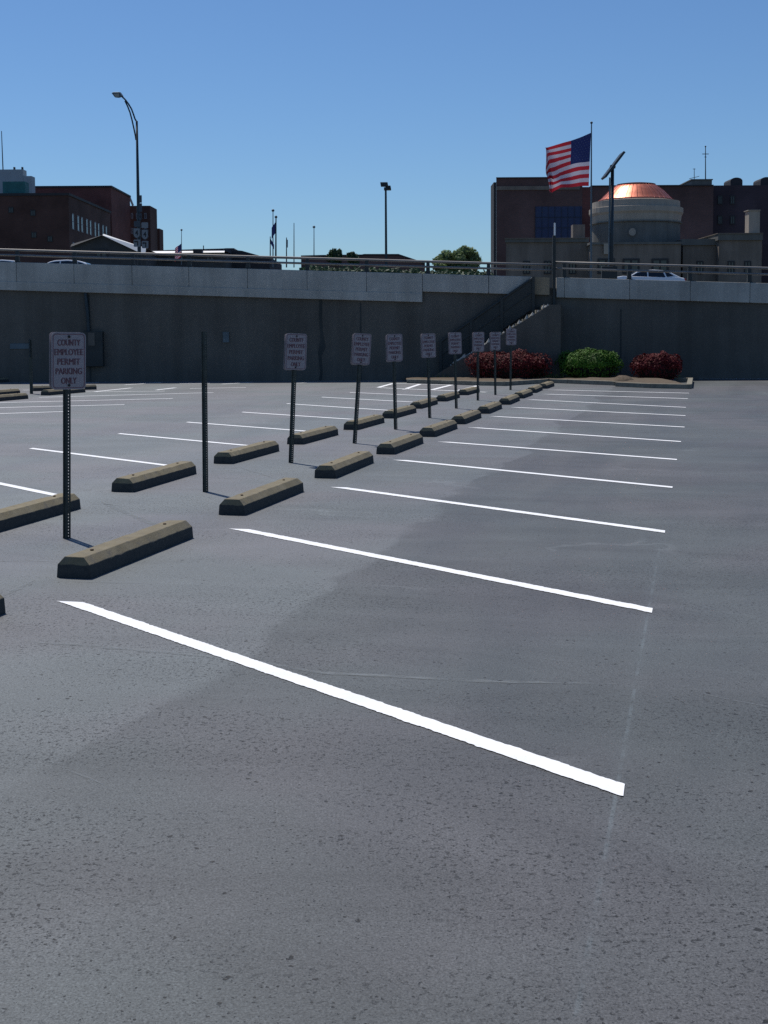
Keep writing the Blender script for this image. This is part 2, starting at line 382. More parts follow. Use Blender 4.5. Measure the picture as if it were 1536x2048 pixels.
def copy_tree(o, parent=None):
    c = o.copy(); col.objects.link(c); c.parent = parent
    for ch in [x for x in ALL_CHILDREN(o)]: copy_tree(ch, c)
    return c
def ALL_CHILDREN(o): return [x for x in list(col.objects) if x.parent == o]
def tween(a, b, n): return [a.lerp(b, i / n) for i in range(n + 1)]

def text_mesh(s, width, cap, bold=.0):
    cu = bpy.data.curves.new('lettering', 'FONT'); cu.body = s; cu.size = 1.0; cu.offset = bold; cu.align_x = 'CENTER'; cu.resolution_u = 3
    o = bpy.data.objects.new('lettering', cu); col.objects.link(o)
    dg = bpy.context.evaluated_depsgraph_get(); me = bpy.data.meshes.new_from_object(o.evaluated_get(dg))
    vs = [v.co.copy() for v in me.vertices]; fs = [tuple(p.vertices) for p in me.polygons]
    bpy.data.objects.remove(o); bpy.data.curves.remove(cu); bpy.data.meshes.remove(me)
    x0 = min(v.x for v in vs); x1 = max(v.x for v in vs); y0 = min(v.y for v in vs); y1 = max(v.y for v in vs)
    return [Vector((((v.x - (x0 + x1) / 2) / (x1 - x0)) * width, (v.y - (y0 + y1) / 2) / (y1 - y0) * cap, 0)) for v in vs], fs

def rrect(w, h, r, n=5):
    out = []
    for cx, cy, a0 in ((w / 2 - r, h / 2 - r, 0), (-w / 2 + r, h / 2 - r, 90), (-w / 2 + r, -h / 2 + r, 180), (w / 2 - r, -h / 2 + r, 270)):
        for k in range(n + 1):
            t = R(a0 + 90 * k / n); out.append((cx + r * math.cos(t), cy + r * math.sin(t)))
    return out

# ------------------------------------------------------------------ setting
AX = Vector((math.sin(R(13.35)), math.cos(R(13.35)), 0)); BX = Vector((AX.y, -AX.x, 0))
lot = MB()
wl = wa - wdir * 190 + wn * .0; wr = wb + wdir * 190
lot.add([(wl.x, -60, 0), (wr.x, -60, 0), (wr.x, WY(wr.x), 0), (wl.x, WY(wl.x), 0)], [(0, 1, 2, 3)])
LOT = lot.build('parking_lot', MAT['asphalt']); tag(LOT, 'grey sealed asphalt of the car park', kind='structure')
g = MB(); g.add([(-900, -900, -.05), (900, -900, -.05), (900, 60, -.05), (-900, 60, -.05)], [(0, 1, 2, 3)])
tag(g.build('ground', MAT['soil']), 'flat ground around the car park', kind='structure')

def ptop(x):   # top of the parapet along the wall
    return PT0 + (x - PX0) * PTS
q0 = W(0, 523.5, .12); q1 = W(1536, 566.5, .12)
PX0 = q0.x; PT0 = q0.z; PTS = (q1.z - q0.z) / (q1.x - q0.x)
def zt(x, y):
    xx = max(-45, min(45, x)); d = max(0, min(34, y - WY(x)))
    return ptop(xx) - .95 + .042 * d
XS = [-900, -400, -180, -90, -60, -45, -30, -15, 0, 15, 30, 45, 60, 90, 180, 400, 900]
def sheet(name, ys, mat, dz, label, xs=XS):
    b = MB(); vs = []
    for yo in ys:
        for x in xs:
            y = WY(x) + yo; vs.append((x, y, zt(x, y) + dz))
    nx = len(xs)
    b.add(vs, [(j * nx + i, j * nx + i + 1, (j + 1) * nx + i + 1, (j + 1) * nx + i) for j in range(len(ys) - 1) for i in range(nx - 1)])
    return tag(b.build(name, mat), label, kind='structure')
sheet('terrain', [.25, 5, 12, 20, 28, 34, 60, 150, 400, 1500, 4000], MAT['soil'], 0, 'raised ground behind the retaining wall')
sheet('road', [1.8, 6, 12, 20, 28, 34, 42], MAT['road'], .02, 'raised street behind the parapet', [-180, -90, -60, -45, -30, -15, 0, 15, 30, 45, 60, 90, 180])

# painted lines ---------------------------------------------------------------
def line(a, b, w, endA=None, endB=None, mat='paint', z=.004):
    """a, b ground points; the ends are cut along the given directions"""
    a = a.copy(); b = b.copy(); a.z = b.z = 0
    d = (b - a); L = d.length; d.normalize(); p = Vector((-d.y, d.x, 0))
    n = max(2, int(L / .013)) if (a.y < 16) else max(2, int(L / .3))
    j = .0055 if a.y < 16 else .003
    def cut(e, s):
        if e is None: return 0
        e = e.normalized(); k = e.dot(p)
        return 0 if abs(k) < .2 else e.dot(d) / k * s * w / 2
    vs = []
    for i in range(n + 1):
        for s in (1, -1):
            t0 = cut(endA, s); t1 = L + cut(endB, s); t = t0 + (t1 - t0) * i / n
            jj = s * w / 2 + (noise.noise(Vector((t * 9, s * 5.0, a.y))) + .8 * noise.noise(Vector((t * 38, s * 5.0, a.x)))) * j * 1.3 + random.uniform(-j, j) * .35
            q = a + d * t + p * jj; vs.append((q.x, q.y, z))
    m_ = MB(); m_.add(vs, [(2 * i + 1, 2 * i + 3, 2 * i + 2, 2 * i) for i in range(n)])
    m_.build('parking_line', MAT[mat], LOT)
SB = BX * 1.0
R_LINES = [((140, 1204), (1247, 1582)), ((478, 1058.5), (1305, 1222)), ((677, 975), (1330, 1064)), ((799, 920.5), (1345, 975)), ((887, 884), (1354, 919.5)),
           ((947, 855.5), (1362, 883.5)), ((988, 833), (1369, 854.5)), ((1029, 815), (1371, 831.5)), ((1060, 799.5), (1372, 815)), ((1092, 788.5), (1376, 797.5)), ((1104, 780), (1378, 786.5))]
for i, (a, b) in enumerate(R_LINES):
    line(G(*a), G(*b), .105 if i < 9 else .12, endA=BX, endB=AX)
L_LINES = [((-260, 914), (118, 992)), ((62, 897), (345, 932.5)), ((238, 867.5), (496, 891.5)), ((374, 844.5), (617, 863)), ((484, 824.5), (706, 839)),
           ((573, 807.5), (778, 821)), ((643.5, 794.5), (831, 804.5)), ((700, 785), (878, 793))]
for a, b in L_LINES: line(G(*a), G(*b), .105, endA=AX, endB=BX)
for a, b, w in [((755, 775.5), (972, 784.5), .13), ((757, 775), (786, 767), .13), ((808, 779), (840, 768.5), .13), ((865, 779.5), (903, 770), .13), ((918, 781), (955, 771.5), .13), ((786, 767), (905, 770), .12),
                ((78, 795), (330, 788), .12), ((330, 788), (427, 785.5), .12), ((-60, 807), (346, 797.2), .12), ((-60, 817), (249, 809.5), .12), ((-60, 829.5), (140, 823), .12),
                ((380, 777.3), (492, 775.3), .12), ((190, 783.5), (263, 776), .12), ((172, 784), (330, 782.5), .10), ((312, 780.3), (351, 775.7), .12), ((169, 766.6), (197, 765.4), .12), ((250, 769.8), (323, 765.2), .12),
                ((359, 767.5), (420, 766.7), .12), ((444, 768.3), (505, 764.8), .12), ((593, 766.5), (635, 764.6), .12), ((1398, 757.9), (1536, 757.7), .10), ((46, 780.5), (62, 780.3), .12)]:
    line(G(*a), G(*b), w)
line(G(44, 768), G(96, 767.4), .16, mat='bluepaint')

def crack_mat():
    mt, n, l, b = newmat('pale crack filler'); b.inputs['Base Color'].default_value = (.20, .22, .23, 1); b.inputs['Roughness'].default_value = .8
    geo = n.new('ShaderNodeNewGeometry'); x = n.new('ShaderNodeTexNoise'); x.inputs['Scale'].default_value = 5; x.inputs['Detail'].default_value = 6; x.inputs['Roughness'].default_value = .75; l.new(geo.outputs['Position'], x.inputs['Vector'])
    mr = n.new('ShaderNodeMapRange'); l.new(x.outputs['Fac'], mr.inputs[0]); mr.inputs[1].default_value = .40; mr.inputs[2].default_value = .62; mr.inputs[3].default_value = .05; mr.inputs[4].default_value = .62
    tr = n.new('ShaderNodeBsdfTransparent'); mx = n.new('ShaderNodeMixShader'); l.new(mr.outputs[0], mx.inputs[0]); l.new(tr.outputs[0], mx.inputs[1]); l.new(b.outputs[0], mx.inputs[2]); l.new(mx.outputs[0], n['Material Output'].inputs['Surface'])
    return mt
MAT['crack'] = crack_mat()
rc = random.Random(12)
def crack(px, w):
    pts = [G(*p) for p in px]; out = []
    for a, b in zip(pts[:-1], pts[1:]):
        k = max(2, int((b - a).length / .06))
        out += [a.lerp(b, i / k) for i in range(k)]
    out.append(pts[-1]); vs = []; off = 0
    for i, q in enumerate(out):
        d = (out[min(i + 1, len(out) - 1)] - out[max(i - 1, 0)]).normalized(); n_ = Vector((-d.y, d.x, 0)); off = off * .85 + rc.uniform(-.008, .008)
        ww = w * rc.uniform(.4, 1.2) * min(1, i / 6 + .1, (len(out) - 1 - i) / 6 + .1)
        for s_ in (1, -1): q2 = q + n_ * (off + s_ * ww / 2); vs.append((q2.x, q2.y, .0022))
    m_ = MB(); m_.add(vs, [(2 * i, 2 * i + 1, 2 * i + 3, 2 * i + 2) for i in range(len(out) - 1)]); m_.build('sealed_crack', MAT['crack'], LOT)
crack([(40, 1283), (210, 1293), (370, 1308), (500, 1322), (640, 1346), (800, 1352), (1000, 1362), (1240, 1368)], .045)
crack([(130, 1538), (180, 1556), (222, 1578)], .03)
crack([(1376, 1380), (1440, 1396), (1536, 1414), (1600, 1428)], .016)
crack([(-40, 1124), (60, 1122), (112, 1124)], .05)
crack([(200, 1003), (235, 1018), (262, 1030), (335, 1058)], .085)
crack([(255, 1014), (205, 1008), (165, 1009)], .05)
crack([(-20, 1205), (20, 1186), (70, 1160)], .06)
crack([(90, 1159), (190, 1164), (330, 1168)], .02)
crack([(560, 960), (480, 935), (420, 938)], .05)
crack([(1040, 1310), (1120, 1322), (1200, 1330)], .012)

# ------------------------------------------------------------------ wheel stops
def stop_mesh(L=1.83, seed=0):
    rnd = random.Random(seed)
    prof = [(-.128, 0), (-.121, .092), (-.071, .145), (.071, .145), (.121, .092), (.128, 0)]
    # rough the section along the length so edges look cast and chipped
    n = 26; b = MB(); vs = []
    for i in range(n + 1):
        t = L * i / n
        for k, (x, z) in enumerate(prof):
            e = rnd.uniform(-.0014, .0014); e2 = rnd.uniform(-.0014, .0014)
            if k in (1, 2, 3, 4) and rnd.random() < .05: e2 -= rnd.uniform(.003, .009)
            inset = .012 if (i in (0, n) and z > .05) else 0
            vs.append((x * (1 - inset) + (e if z > 0 else 0), t + (.012 if i == 0 and z > .1 else 0) - (.012 if i == n and z > .1 else 0), z + (e2 if z > 0 else 0)))
    m_ = len(prof)
    fs = [(i * m_ + k, i * m_ + k + 1, (i + 1) * m_ + k + 1, (i + 1) * m_ + k) for i in range(n) for k in range(m_ - 1)]
    fs += [tuple(range(m_))[::-1], tuple(range(n * m_, n * m_ + m_))] + [(i * m_ + m_ - 1, i * m_, (i + 1) * m_, (i + 1) * m_ + m_ - 1) for i in range(n)]
    fs = [f[::-1] for f in fs]
    b.add(vs, fs); return b
def make_stop(label, group, loc, ang, seed):
    o = thing('wheel_stop', label, 'wheel stop', loc, ang, group)
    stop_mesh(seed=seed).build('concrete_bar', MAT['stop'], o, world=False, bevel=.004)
    for t in (.28, 1.55):
        MB().lathe([(.0, .1455), (.013, .1465), (.014, .1535), (.0, .156)], 8, (0, t, 0), cap=False).build('anchor_pin', MAT['rust'], o, world=False, smooth=True)
    return o
RF = [((182, 1158), (388, 1075)), ((490, 1031), (610, 982)), ((672, 957), (747, 925.5)), ((789, 909), (842, 888)), ((870, 874), (909, 860.5)), ((930, 848.5), (962, 837)),
      ((979, 827.5), (1007, 817)), ((1020, 809.5), (1041, 801.5)), ((1047, 797), (1069, 790)), ((1072, 786), (1088, 779)), ((1094, 777.5), (1107, 769))]
names_r = ['nearest wheel stop on the right row, at the foot of the first sign post', 'wheel stop on the right row beside the bare post without a sign', 'third wheel stop from the front on the right row, shaded by a sign post',
           'fourth wheel stop from the front on the right row', 'fifth wheel stop from the front on the right row', 'sixth wheel stop from the front on the right row', 'seventh wheel stop from the front on the right row',
           'eighth wheel stop from the front on the right row', 'third last wheel stop of the right row before the bushes', 'second last wheel stop of the right row before the bushes', 'last wheel stop of the right row, touching the planting island']
A0 = G(*RF[0][0]); fr = []
def row_place(F, Rp):
    a = G(*F); b = G(*Rp); ang = math.atan2(-(b - a).x, (b - a).y)
    return a, ang
base_ang = -R(13.35)
for i, (F, Rp) in enumerate(RF):
    a, ang = row_place(F, Rp)
    ang = ang if i < 3 else base_ang + R(random.uniform(-1.0, 1.0))
    d = Vector((-math.sin(ang), math.cos(ang), 0)); rgt = Vector((d.y, -d.x, 0))
    make_stop(names_r[i], 'wheel stops on the right row', a - rgt * .128, ang, i)
LFp = [((-115, 1108), (162, 1017)), ((268, 984.5), (398, 945)), ((465, 928), (553, 903)), ((606.6, 889), (672.5, 870.5)), ((716, 860), (757, 846)), ((790, 837), (824, 826)),
       ((843, 817.5), (876, 808.5)), ((893, 803), (921, 795)), ((935, 790.5), (956, 783.5))]
names_l = ['nearest full wheel stop on the left row, behind the first sign post', 'wheel stop on the left row between the first sign and the bare post', 'wheel stop on the left row just right of the bare post',
           'wheel stop on the left row behind the second sign post', 'wheel stop on the left row behind the third sign post', 'sixth wheel stop on the left row counting from the cropped one', 'seventh wheel stop on the left row counting from the cropped one',
           'second last wheel stop of the left row', 'last wheel stop of the left row near the hatched zone']
for i, (F, Rp) in enumerate(LFp):
    a, ang = row_place(F, Rp)
    ang = base_ang + R(random.uniform(-1.2, 1.2)) if i != 0 else base_ang
    d = Vector((-math.sin(ang), math.cos(ang), 0)); rgt = Vector((d.y, -d.x, 0))
    if i == 0: a = G(*Rp) - d * 1.83
    make_stop(names_l[i], 'wheel stops on the left row', a - rgt * .128, ang, 20 + i)
# cropped one at the left edge
e = G(12, 1226); d = AX; make_stop('cropped wheel stop whose end shows at the left edge of the photo', 'wheel stops on the left row', e - AX * 1.83 - BX * .128, base_ang, 40)
# far left group, seen nearly side-on
def far_stop(pl, pr, label, seed):
    a = G(*pl); b = G(*pr); dd = (b - a).normalized(); a = b - dd * 1.83 if pl[0] < 0 else a
    ang = math.atan2(-dd.x, dd.y); rgt = Vector((dd.y, -dd.x, 0))
    make_stop(label, 'wheel stops by the far left wall', a - rgt * .128, ang, seed)
far_stop((-60, 797), (41, 788), 'far left wheel stop cropped by the edge, upper of the close pair', 51)
far_stop((-60, 808), (57, 797.5), 'far left wheel stop cropped by the edge, lower of the close pair', 52)
far_stop((67, 782.5), (160, 780), 'far wheel stop half hidden behind the nearest sign, upper of two', 53)
far_stop((98, 791), (161, 785.5), 'far wheel stop half hidden behind the nearest sign, lower of two', 54)
far_stop((-80, 769), (18, 764), 'wheel stop against the foot of the retaining wall at far left', 55)

# ------------------------------------------------------------------ sign posts
SW, SH = .305, .457
def sign_parts(root, zc, yface, flip, mk):
    """plate centred at height zc; yface is the local y of the mounting face (negative faces the camera)"""
    s = -1 if not flip else 1
    def T(v, dy): # 2d -> local
        return Vector((v[0] * (1 if not flip else -1), yface + s * dy, zc + v[1]))
    rr = rrect(SW, SH, .035)
    pl = MB(); pl.prism(rr, lambda p: T(p, 0), lambda p: T(p, .003))
    po = pl.build('sign_panel', mk['white'], root, world=False)
    o1 = rrect(SW - .020, SH - .020, .028); o2 = rrect(SW - .034, SH - .034, .022)
    bd = MB(); n = len(o1)
    bd.add([T(p, .0042) for p in o1] + [T(p, .0042) for p in o2], [(i, (i + 1) % n, n + (i + 1) % n, n + i) for i in range(n)])
    bd.build('sign_border', mk['red'], po, world=False)
    for k, (s_, w_) in enumerate((('COUNTY', .20), ('EMPLOYEE', .252), ('PERMIT', .20), ('PARKING', .232), ('ONLY', .135))):
        vs, fs = text_mesh(s_, w_, .050, .0)
        tx = MB()
        for q_, dx_ in enumerate((-.0026, 0, .0026)): tx.add([T((v.x + dx_, v.y + .148 - k * .0765), .0045 + .0003 * q_) for v in vs], fs); tx.build('lettering', mk['red'], po, world=False)
    for zz in (.195, -.195):
        bl = MB(); bl.lathe([(0, 0), (.011, 0), (.011, .008), (0, .009)], 8, cap=False)
        k0 = len(bl.v) - 32
        for q in range(k0, len(bl.v)):
            v = bl.v[q]; bl.v[q] = T((v.x, v.y + zz), .003 + v.z)
        bl.build('bolt', MAT['bolt'], po, world=False)
    return po
def make_post(root, H):
    # u-channel: punched web, two flanges with lips
    w = MB(); t = .004; hw = .013
    w.box(-hw, -.0045, -t / 2, t / 2, 0, H); w.box(.0045, hw, -t / 2, t / 2, 0, H)
    z = .0
    while z < H - .02:
        w.box(-.0045, .0045, -t / 2 + .0002, t / 2 - .0002, z, z + .0145); z += .0254
    w.box(-.0045, .0045, -t / 2 + .0002, t / 2 - .0002, H - .012, H - .001)
    for s in (-1, 1):
        w.hexa([(s * hw, -t / 2, 0), (s * .022, .026, 0), (s * .018, .028, 0), (s * (hw - .004), t / 2 + .001, 0)] if s > 0 else
               [(s * hw, -t / 2, 0), (s * (hw - .004), t / 2 + .001, 0), (s * .018, .028, 0), (s * .022, .026, 0)],
               [(s * hw, -t / 2, H), (s * .022, .026, H), (s * .018, .028, H), (s * (hw - .004), t / 2 + .001, H)] if s > 0 else
               [(s * hw, -t / 2, H), (s * (hw - .004), t / 2 + .001, H), (s * .018, .028, H), (s * .022, .026, H)])
        x0, x1 = (s * .019, s * .034); w.box(min(x0, x1), max(x0, x1), .0255, .0295, 0, H)
    return w.build('post', MAT['post'], root, world=False)
mk = dict(white=MAT['signwhite'], red=MAT['signred'])
SIGNS = [  # base px, top-centre px, sign bottom y or None, yaw of the face to the right of -Y, label
    ((137, 1077), (137, 665), 777, 42, 'nearest county permit sign, its five red lines readable, on a punched post'),
    ((414, 984), (411, 663), None, 42, 'bare punched steel post with no sign between the first two signs'),
    ((584, 926), (593, 667), 740, 34, 'second county permit sign, post leaning slightly to the right'),
    ((711, 887), (725, 667), 727, 31, 'third county permit sign, post leaning clearly to the right'),
    ((793, 859), (788.5, 668), 719, 30, 'fourth county permit sign, post leaning a little to the left'),
    ((861, 836), (856.5, 667), 713, 28, 'fifth county permit sign from the front'),
    ((914, 817), (910, 665), 707, 27, 'sixth county permit sign, left of the long red bush'),
    ((957, 801), (957, 664), 701, 26, 'seventh county permit sign, in front of the left end of the red bush'),
    ((992, 790), (990.5, 664), 697, 30, 'eighth county permit sign, in front of the middle of the red bush'),
    ((1022, 780), (1023, 657), 697, 22, 'farthest county permit sign, in front of the right half of the red bush'),
]
first = None
for i, (b, tp, yb, yaw, label) in enumerate(SIGNS):
    base = G(*b); top = P(tp[0], tp[1], base.y)
    ax = (top - base); H = ax.length; zax = ax.normalized()
    yv = Vector((math.sin(R(yaw)), -math.cos(R(yaw)), 0)); yv = -(yv - zax * yv.dot(zax)).normalized(); xv = yv.cross(zax).normalized()
    o = bpy.data.objects.new('sign_post' if yb else 'bare_post', None); col.objects.link(o)
    mm = Matrix((xv, yv, zax)).transposed().to_4x4(); mm.translation = base; o.matrix_basis = mm
    tag(o, label, 'sign post' if yb else 'post', 'punched posts between the stop rows')
    zs = H if yb is None else H - .012
    make_post(o, zs)
    if yb:
        zc = H - SH / 2 * (1.0)
        sign_parts(o, zc, -.003, False, mk); sign_parts(o, zc - .006 + random.uniform(-.01, .01), .0305, True, mk)
# thin post at far left
b0 = G(63, 787.5); t0 = P(63, 678, b0.y)
o = thing('sign_post', 'thin dark post far left with a sign turned edge-on', 'sign post', b0, R(5)); Hh = (t0 - b0).z
MB().box(-.04, .04, -.025, .025, 0, Hh - .02).build('post', MAT['post'], o, world=False)
pl = MB().box(-.006, .006, -.15, .15, Hh - .50, Hh); pl.build('sign_panel', MAT['darkmetal'], o, world=False)

# ------------------------------------------------------------------ retaining wall and parapet
WALL = thing('retaining_wall', 'long dark stained concrete retaining wall behind the car park', 'wall', (wa.x, wa.y, 0))
def wp(s_, off, z):  # along wall from wa, off proud
    q = wa + wdir * s_ + wn * off; return Vector((q.x, q.y, z))
def s_of(px, py, off=0): return (W(px, py, off) - wa).dot(wdir)
def pz(s_): return ptop((wa + wdir * s_).x)
S0, S1 = -150, 200
def wbox(b, s0, s1, o0, o1, zb, ztp):
    """zb, ztp functions of s; o0 back offset, o1 front offset"""
    b.hexa([wp(s0, o1, zb(s0)), wp(s1, o1, zb(s1)), wp(s1, o0, zb(s1)), wp(s0, o0, zb(s0))],
           [wp(s0, o1, ztp(s0)), wp(s1, o1, ztp(s1)), wp(s1, o0, ztp(s1)), wp(s0, o0, ztp(s0))])
sA = s_of(845, 600, .12); sB = s_of(1066, 570, .12); sB2 = s_of(1099, 570, .12); sC = s_of(1113, 570, .12)
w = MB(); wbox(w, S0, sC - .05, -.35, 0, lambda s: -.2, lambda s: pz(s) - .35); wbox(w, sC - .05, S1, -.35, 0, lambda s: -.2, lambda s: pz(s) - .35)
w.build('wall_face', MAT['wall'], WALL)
hL = W(300, 531, .12).z - W(300, 587, .12).z; hR = W(994, 554, .12).z - W(994, 590, .12).z; hR2 = W(1300, 559, .12).z - W(1300, 599, .12).z
def parapet(s0, s1, h, n_label):
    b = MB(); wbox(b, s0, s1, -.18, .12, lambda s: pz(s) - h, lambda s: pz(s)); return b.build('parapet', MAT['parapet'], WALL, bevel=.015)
JP = [33, 148, 264, 377.5, 495, 614, 733, 856, 977.5]
JR = [1129, 1259.5, 1381, 1500.5, 1624, 1750]
js = [s_of(p_, 555, .12) for p_ in JP]; jr = [s_of(p_, 560, .12) for p_ in JR]
pre = [js[0] - 1.95 * k for k in range(30, 0, -1)]
cuts = pre[::1] + js[:]
allc = [c for c in cuts if c < sA - .3] + [sA]
for a, b in zip(allc[:-1], allc[1:]): parapet(a + .006, b - .006, hL + random.uniform(-.008, .008), '')
parapet(sA + .012, js[-1] - .012, hR, ''); parapet(js[-1] + .012, sB, hR, '')
rr_ = [sC] + jr + [jr[-1] + 2.05 * k for k in range(1, 25)]
for a, b in zip(rr_[:-1], rr_[1:]): parapet(a + .006, b - .006, hR2 + random.uniform(-.008, .008), '')
b = MB(); wbox(b, allc[0], sB, -.16, .10, lambda s: pz(s) - min(hL, hR) + .05, lambda s: pz(s) - .03)
b.build('joint_filler', MAT['seam'], WALL)
b = MB(); wbox(b, sC + .01, rr_[-1], -.16, .10, lambda s: pz(s) - hR2 + .04, lambda s: pz(s) - .03); b.build('joint_filler', MAT['seam'], WALL)
# lower lip on the left run
b = MB(); wbox(b, allc[0], sA - .013, .121, .145, lambda s: pz(s) - hL - .012, lambda s: pz(s) - hL * .70); b.build('ledge', MAT['parapet'], WALL, bevel=.01)
# stair side stub at the gap, warm bounce light painted into its colour
b = MB(); wbox(b, sB + .006, sB2, -.18, .11, lambda s: pz(s) - hR + .01, lambda s: pz(s) - .01); b.build('stair_side_wall', MAT['wallbounce'], WALL)
# wall joints and damp stains
for px in (178, 637, 720, 1240):
    s_ = s_of(px, 680)
    j = MB(); j.prism([(0, .0), (.05, .25), (-.02, .9), (.07, 1.4), (.02, 2.1), (.05, 2.9), (.14, 2.9), (.13, 2.1), (.16, 1.5), (.24, 1.1), (.1, .8), (.13, .3), (.1, 0)] if px == 637 else [(0, 0), (0, 2.6), (.05, 2.6), (.05, 0)],
            lambda p: wp(s_ + p[0], .001, min(p[1] * (pz(s_) - .8) / 2.8, 3)), lambda p: wp(s_ + p[0], .006, min(p[1] * (pz(s_) - .8) / 2.8, 3)))
    j.build('wall_joint', MAT['stain'], WALL)
# electrical cabinet and conduit
s_ = s_of(186, 690)
CB = thing('wall_cabinet', 'dark electrical cabinet with conduit on the wall right of the nearest sign', 'cabinet', wp(s_, 0, 0))
zc = W(186, 663, .1).z; zb_ = W(186, 700, .1).z
b = MB(); wbox(b, s_ - .32, s_ + .38, .0, .22, lambda s: zb_ - .55, lambda s: zc); b.build('cabinet_body', MAT['railpost'], CB, bevel=.01)
b = MB(); wbox(b, s_ - .10, s_ + .12, .222, .235, lambda s: zb_ + .15, lambda s: zc - .04); b.build('cabinet_plate', MAT['wall'], CB)
MB().tube([wp(s_ - .12, .06, zc), wp(s_ - .14, .06, zc + .6), wp(s_ - .2, .06, pz(s_) - hL - .02)], .06, 8).build('conduit', MAT['darkmetal'], CB)
s_ = s_of(452, 676)
b = MB(); wbox(b, s_ - .1, s_ + .11, 0.0, .05, lambda s: W(450, 685).z, lambda s: W(450, 664).z)
tag(b.build('wall_plate', MAT['galv'], None, bevel=.008), 'small pale plate fixed to the dark wall between the bare post and second sign', 'plate')
s_ = s_of(40, 700)
b = MB(); wbox(b, s_of(20, 690), s_of(58, 690), 0.0, .03, lambda s: W(40, 698).z, lambda s: W(40, 687).z)
tag(b.build('notice_board', MAT['galv'], None, bevel=.008), 'dull notice board on the dark wall behind the thin far left post', 'notice board')

# ------------------------------------------------------------------ railing on the parapet
def railing(label, posts, sa, sb, rail_top, rail_low):
    o = thing('guard_rail', label, 'railing', wp(posts[0], -.03, pz(posts[0])))
    for s_ in posts:
        b = MB(); z = pz(s_)
        b.hexa([wp(s_ - .07, .05, z), wp(s_ + .07, .05, z), wp(s_ + .07, -.10, z), wp(s_ - .07, -.10, z)],
               [wp(s_ - .055, .02, z + rail_top - .03), wp(s_ + .055, .02, z + rail_top - .03), wp(s_ + .055, -.09, z + rail_top - .03), wp(s_ - .055, -.09, z + rail_top - .03)])
        b.box(*[0] * 6) if False else None
        b.build('post', MAT['railpost'], o, bevel=.006)
        bb = MB(); bb.hexa([wp(s_ - .11, .08, z - .0), wp(s_ + .11, .08, z), wp(s_ + .11, -.13, z), wp(s_ - .11, -.13, z)], [wp(s_ - .11, .08, z + .02), wp(s_ + .11, .08, z + .02), wp(s_ + .11, -.13, z + .02), wp(s_ - .11, -.13, z + .02)])
        bb.build('base_plate', MAT['railpost'], o)
    for h in (rail_top, rail_low):
        n = max(2, int((sb - sa) / 2)); pts = [wp(sa + (sb - sa) * k / n, -.02 if h == rail_top else .03, pz(sa + (sb - sa) * k / n) + h) for k in range(n + 1)]
        MB().tube(pts, .042 if h == rail_top else .036, 8).build('rail', MAT['rail'], o, smooth=True)
rt_ = W(384, 510, .0).z - ptop(W(384, 507).x); rl_ = W(384, 520.5, .0).z - ptop(W(384, 518).x)
railing('twin pipe guard rail along the parapet left of the stairs', [c for c in cuts if c > js[0] - 14], js[0] - 14, s_of(1103, 540), rt_, rl_)
railing('twin pipe guard rail along the parapet right of the stairs', jr + [jr[-1] + 2.05 * k for k in range(1, 5)], s_of(1111, 540), jr[-1] + 9, rt_ + .09, rl_ + .06)

# ------------------------------------------------------------------ stairs up the wall
sT = s_of(1096, 575, .6); sBt = s_of(872, 757, .8)
top_z = pz(sT) - .95; nst = 17
ST = thing('staircase', 'concrete stairs climbing the wall to the street behind the red bush', 'stairs', wp(sBt, .6, 0))
fl = MB(); cheek = MB()
for k in range(nst):
    a = sBt + (sT - sBt) * k / nst; b_ = sBt + (sT - sBt) * (k + 1) / nst; z1 = top_z * (k + 1) / nst
    fl.hexa([wp(a, 1.15, 0), wp(b_ + .0, 1.15, 0), wp(b_, .003, 0), wp(a, .003, 0)], [wp(a, 1.15, z1), wp(b_, 1.15, z1), wp(b_, .003, z1), wp(a, .003, z1)])
fl.build('steps', MAT['step'], ST)
poly = [(sBt - .2, 0), (sT + .35, 0), (sT + .35, top_z + .02), (sT, top_z + .02), (sBt - .2, .10)]
cheek.prism(poly, lambda p: wp(p[0], 1.16, p[1]), lambda p: wp(p[0], 1.34, p[1])); cheek.build('cheek_wall', MAT['wall'], ST)
lnd = MB(); wbox(lnd, sT + .003, sC + .1, .003, 1.155, lambda s: 0, lambda s: top_z + .01); lnd.build('landing', MAT['wall'], ST)
for off, hh in ((.22, 1.02),):
    A = wp(sBt + .15, off, .25 + hh); B = wp(s_of(1066, 556, .1), off, W(1068, 556, .1).z)
    MB().tube([A, B], .045, 8).build('handrail', MAT['railpost'], ST)
    MB().tube([A - Vector((0, 0, .45)), B - Vector((0, 0, .45))], .03, 8).build('handrail', MAT['railpost'], ST)
    inf = MB(); n = 84
    for k in range(n + 1):
        q = A.lerp(B, k / n); zf = max(.05, q.z - hh + .02)
        inf.box(q.x - .022, q.x + .022, q.y - .008, q.y + .008, zf, q.z)
    inf.build('balusters', MAT['railpost'], ST)
    for k in (0, .33, .66, 1):
        q = A.lerp(B, k); MB().box(q.x - .045, q.x + .045, q.y - .045, q.y + .045, max(.0, q.z - hh - .15), q.z + .04).build('newel_post', MAT['railpost'], ST)
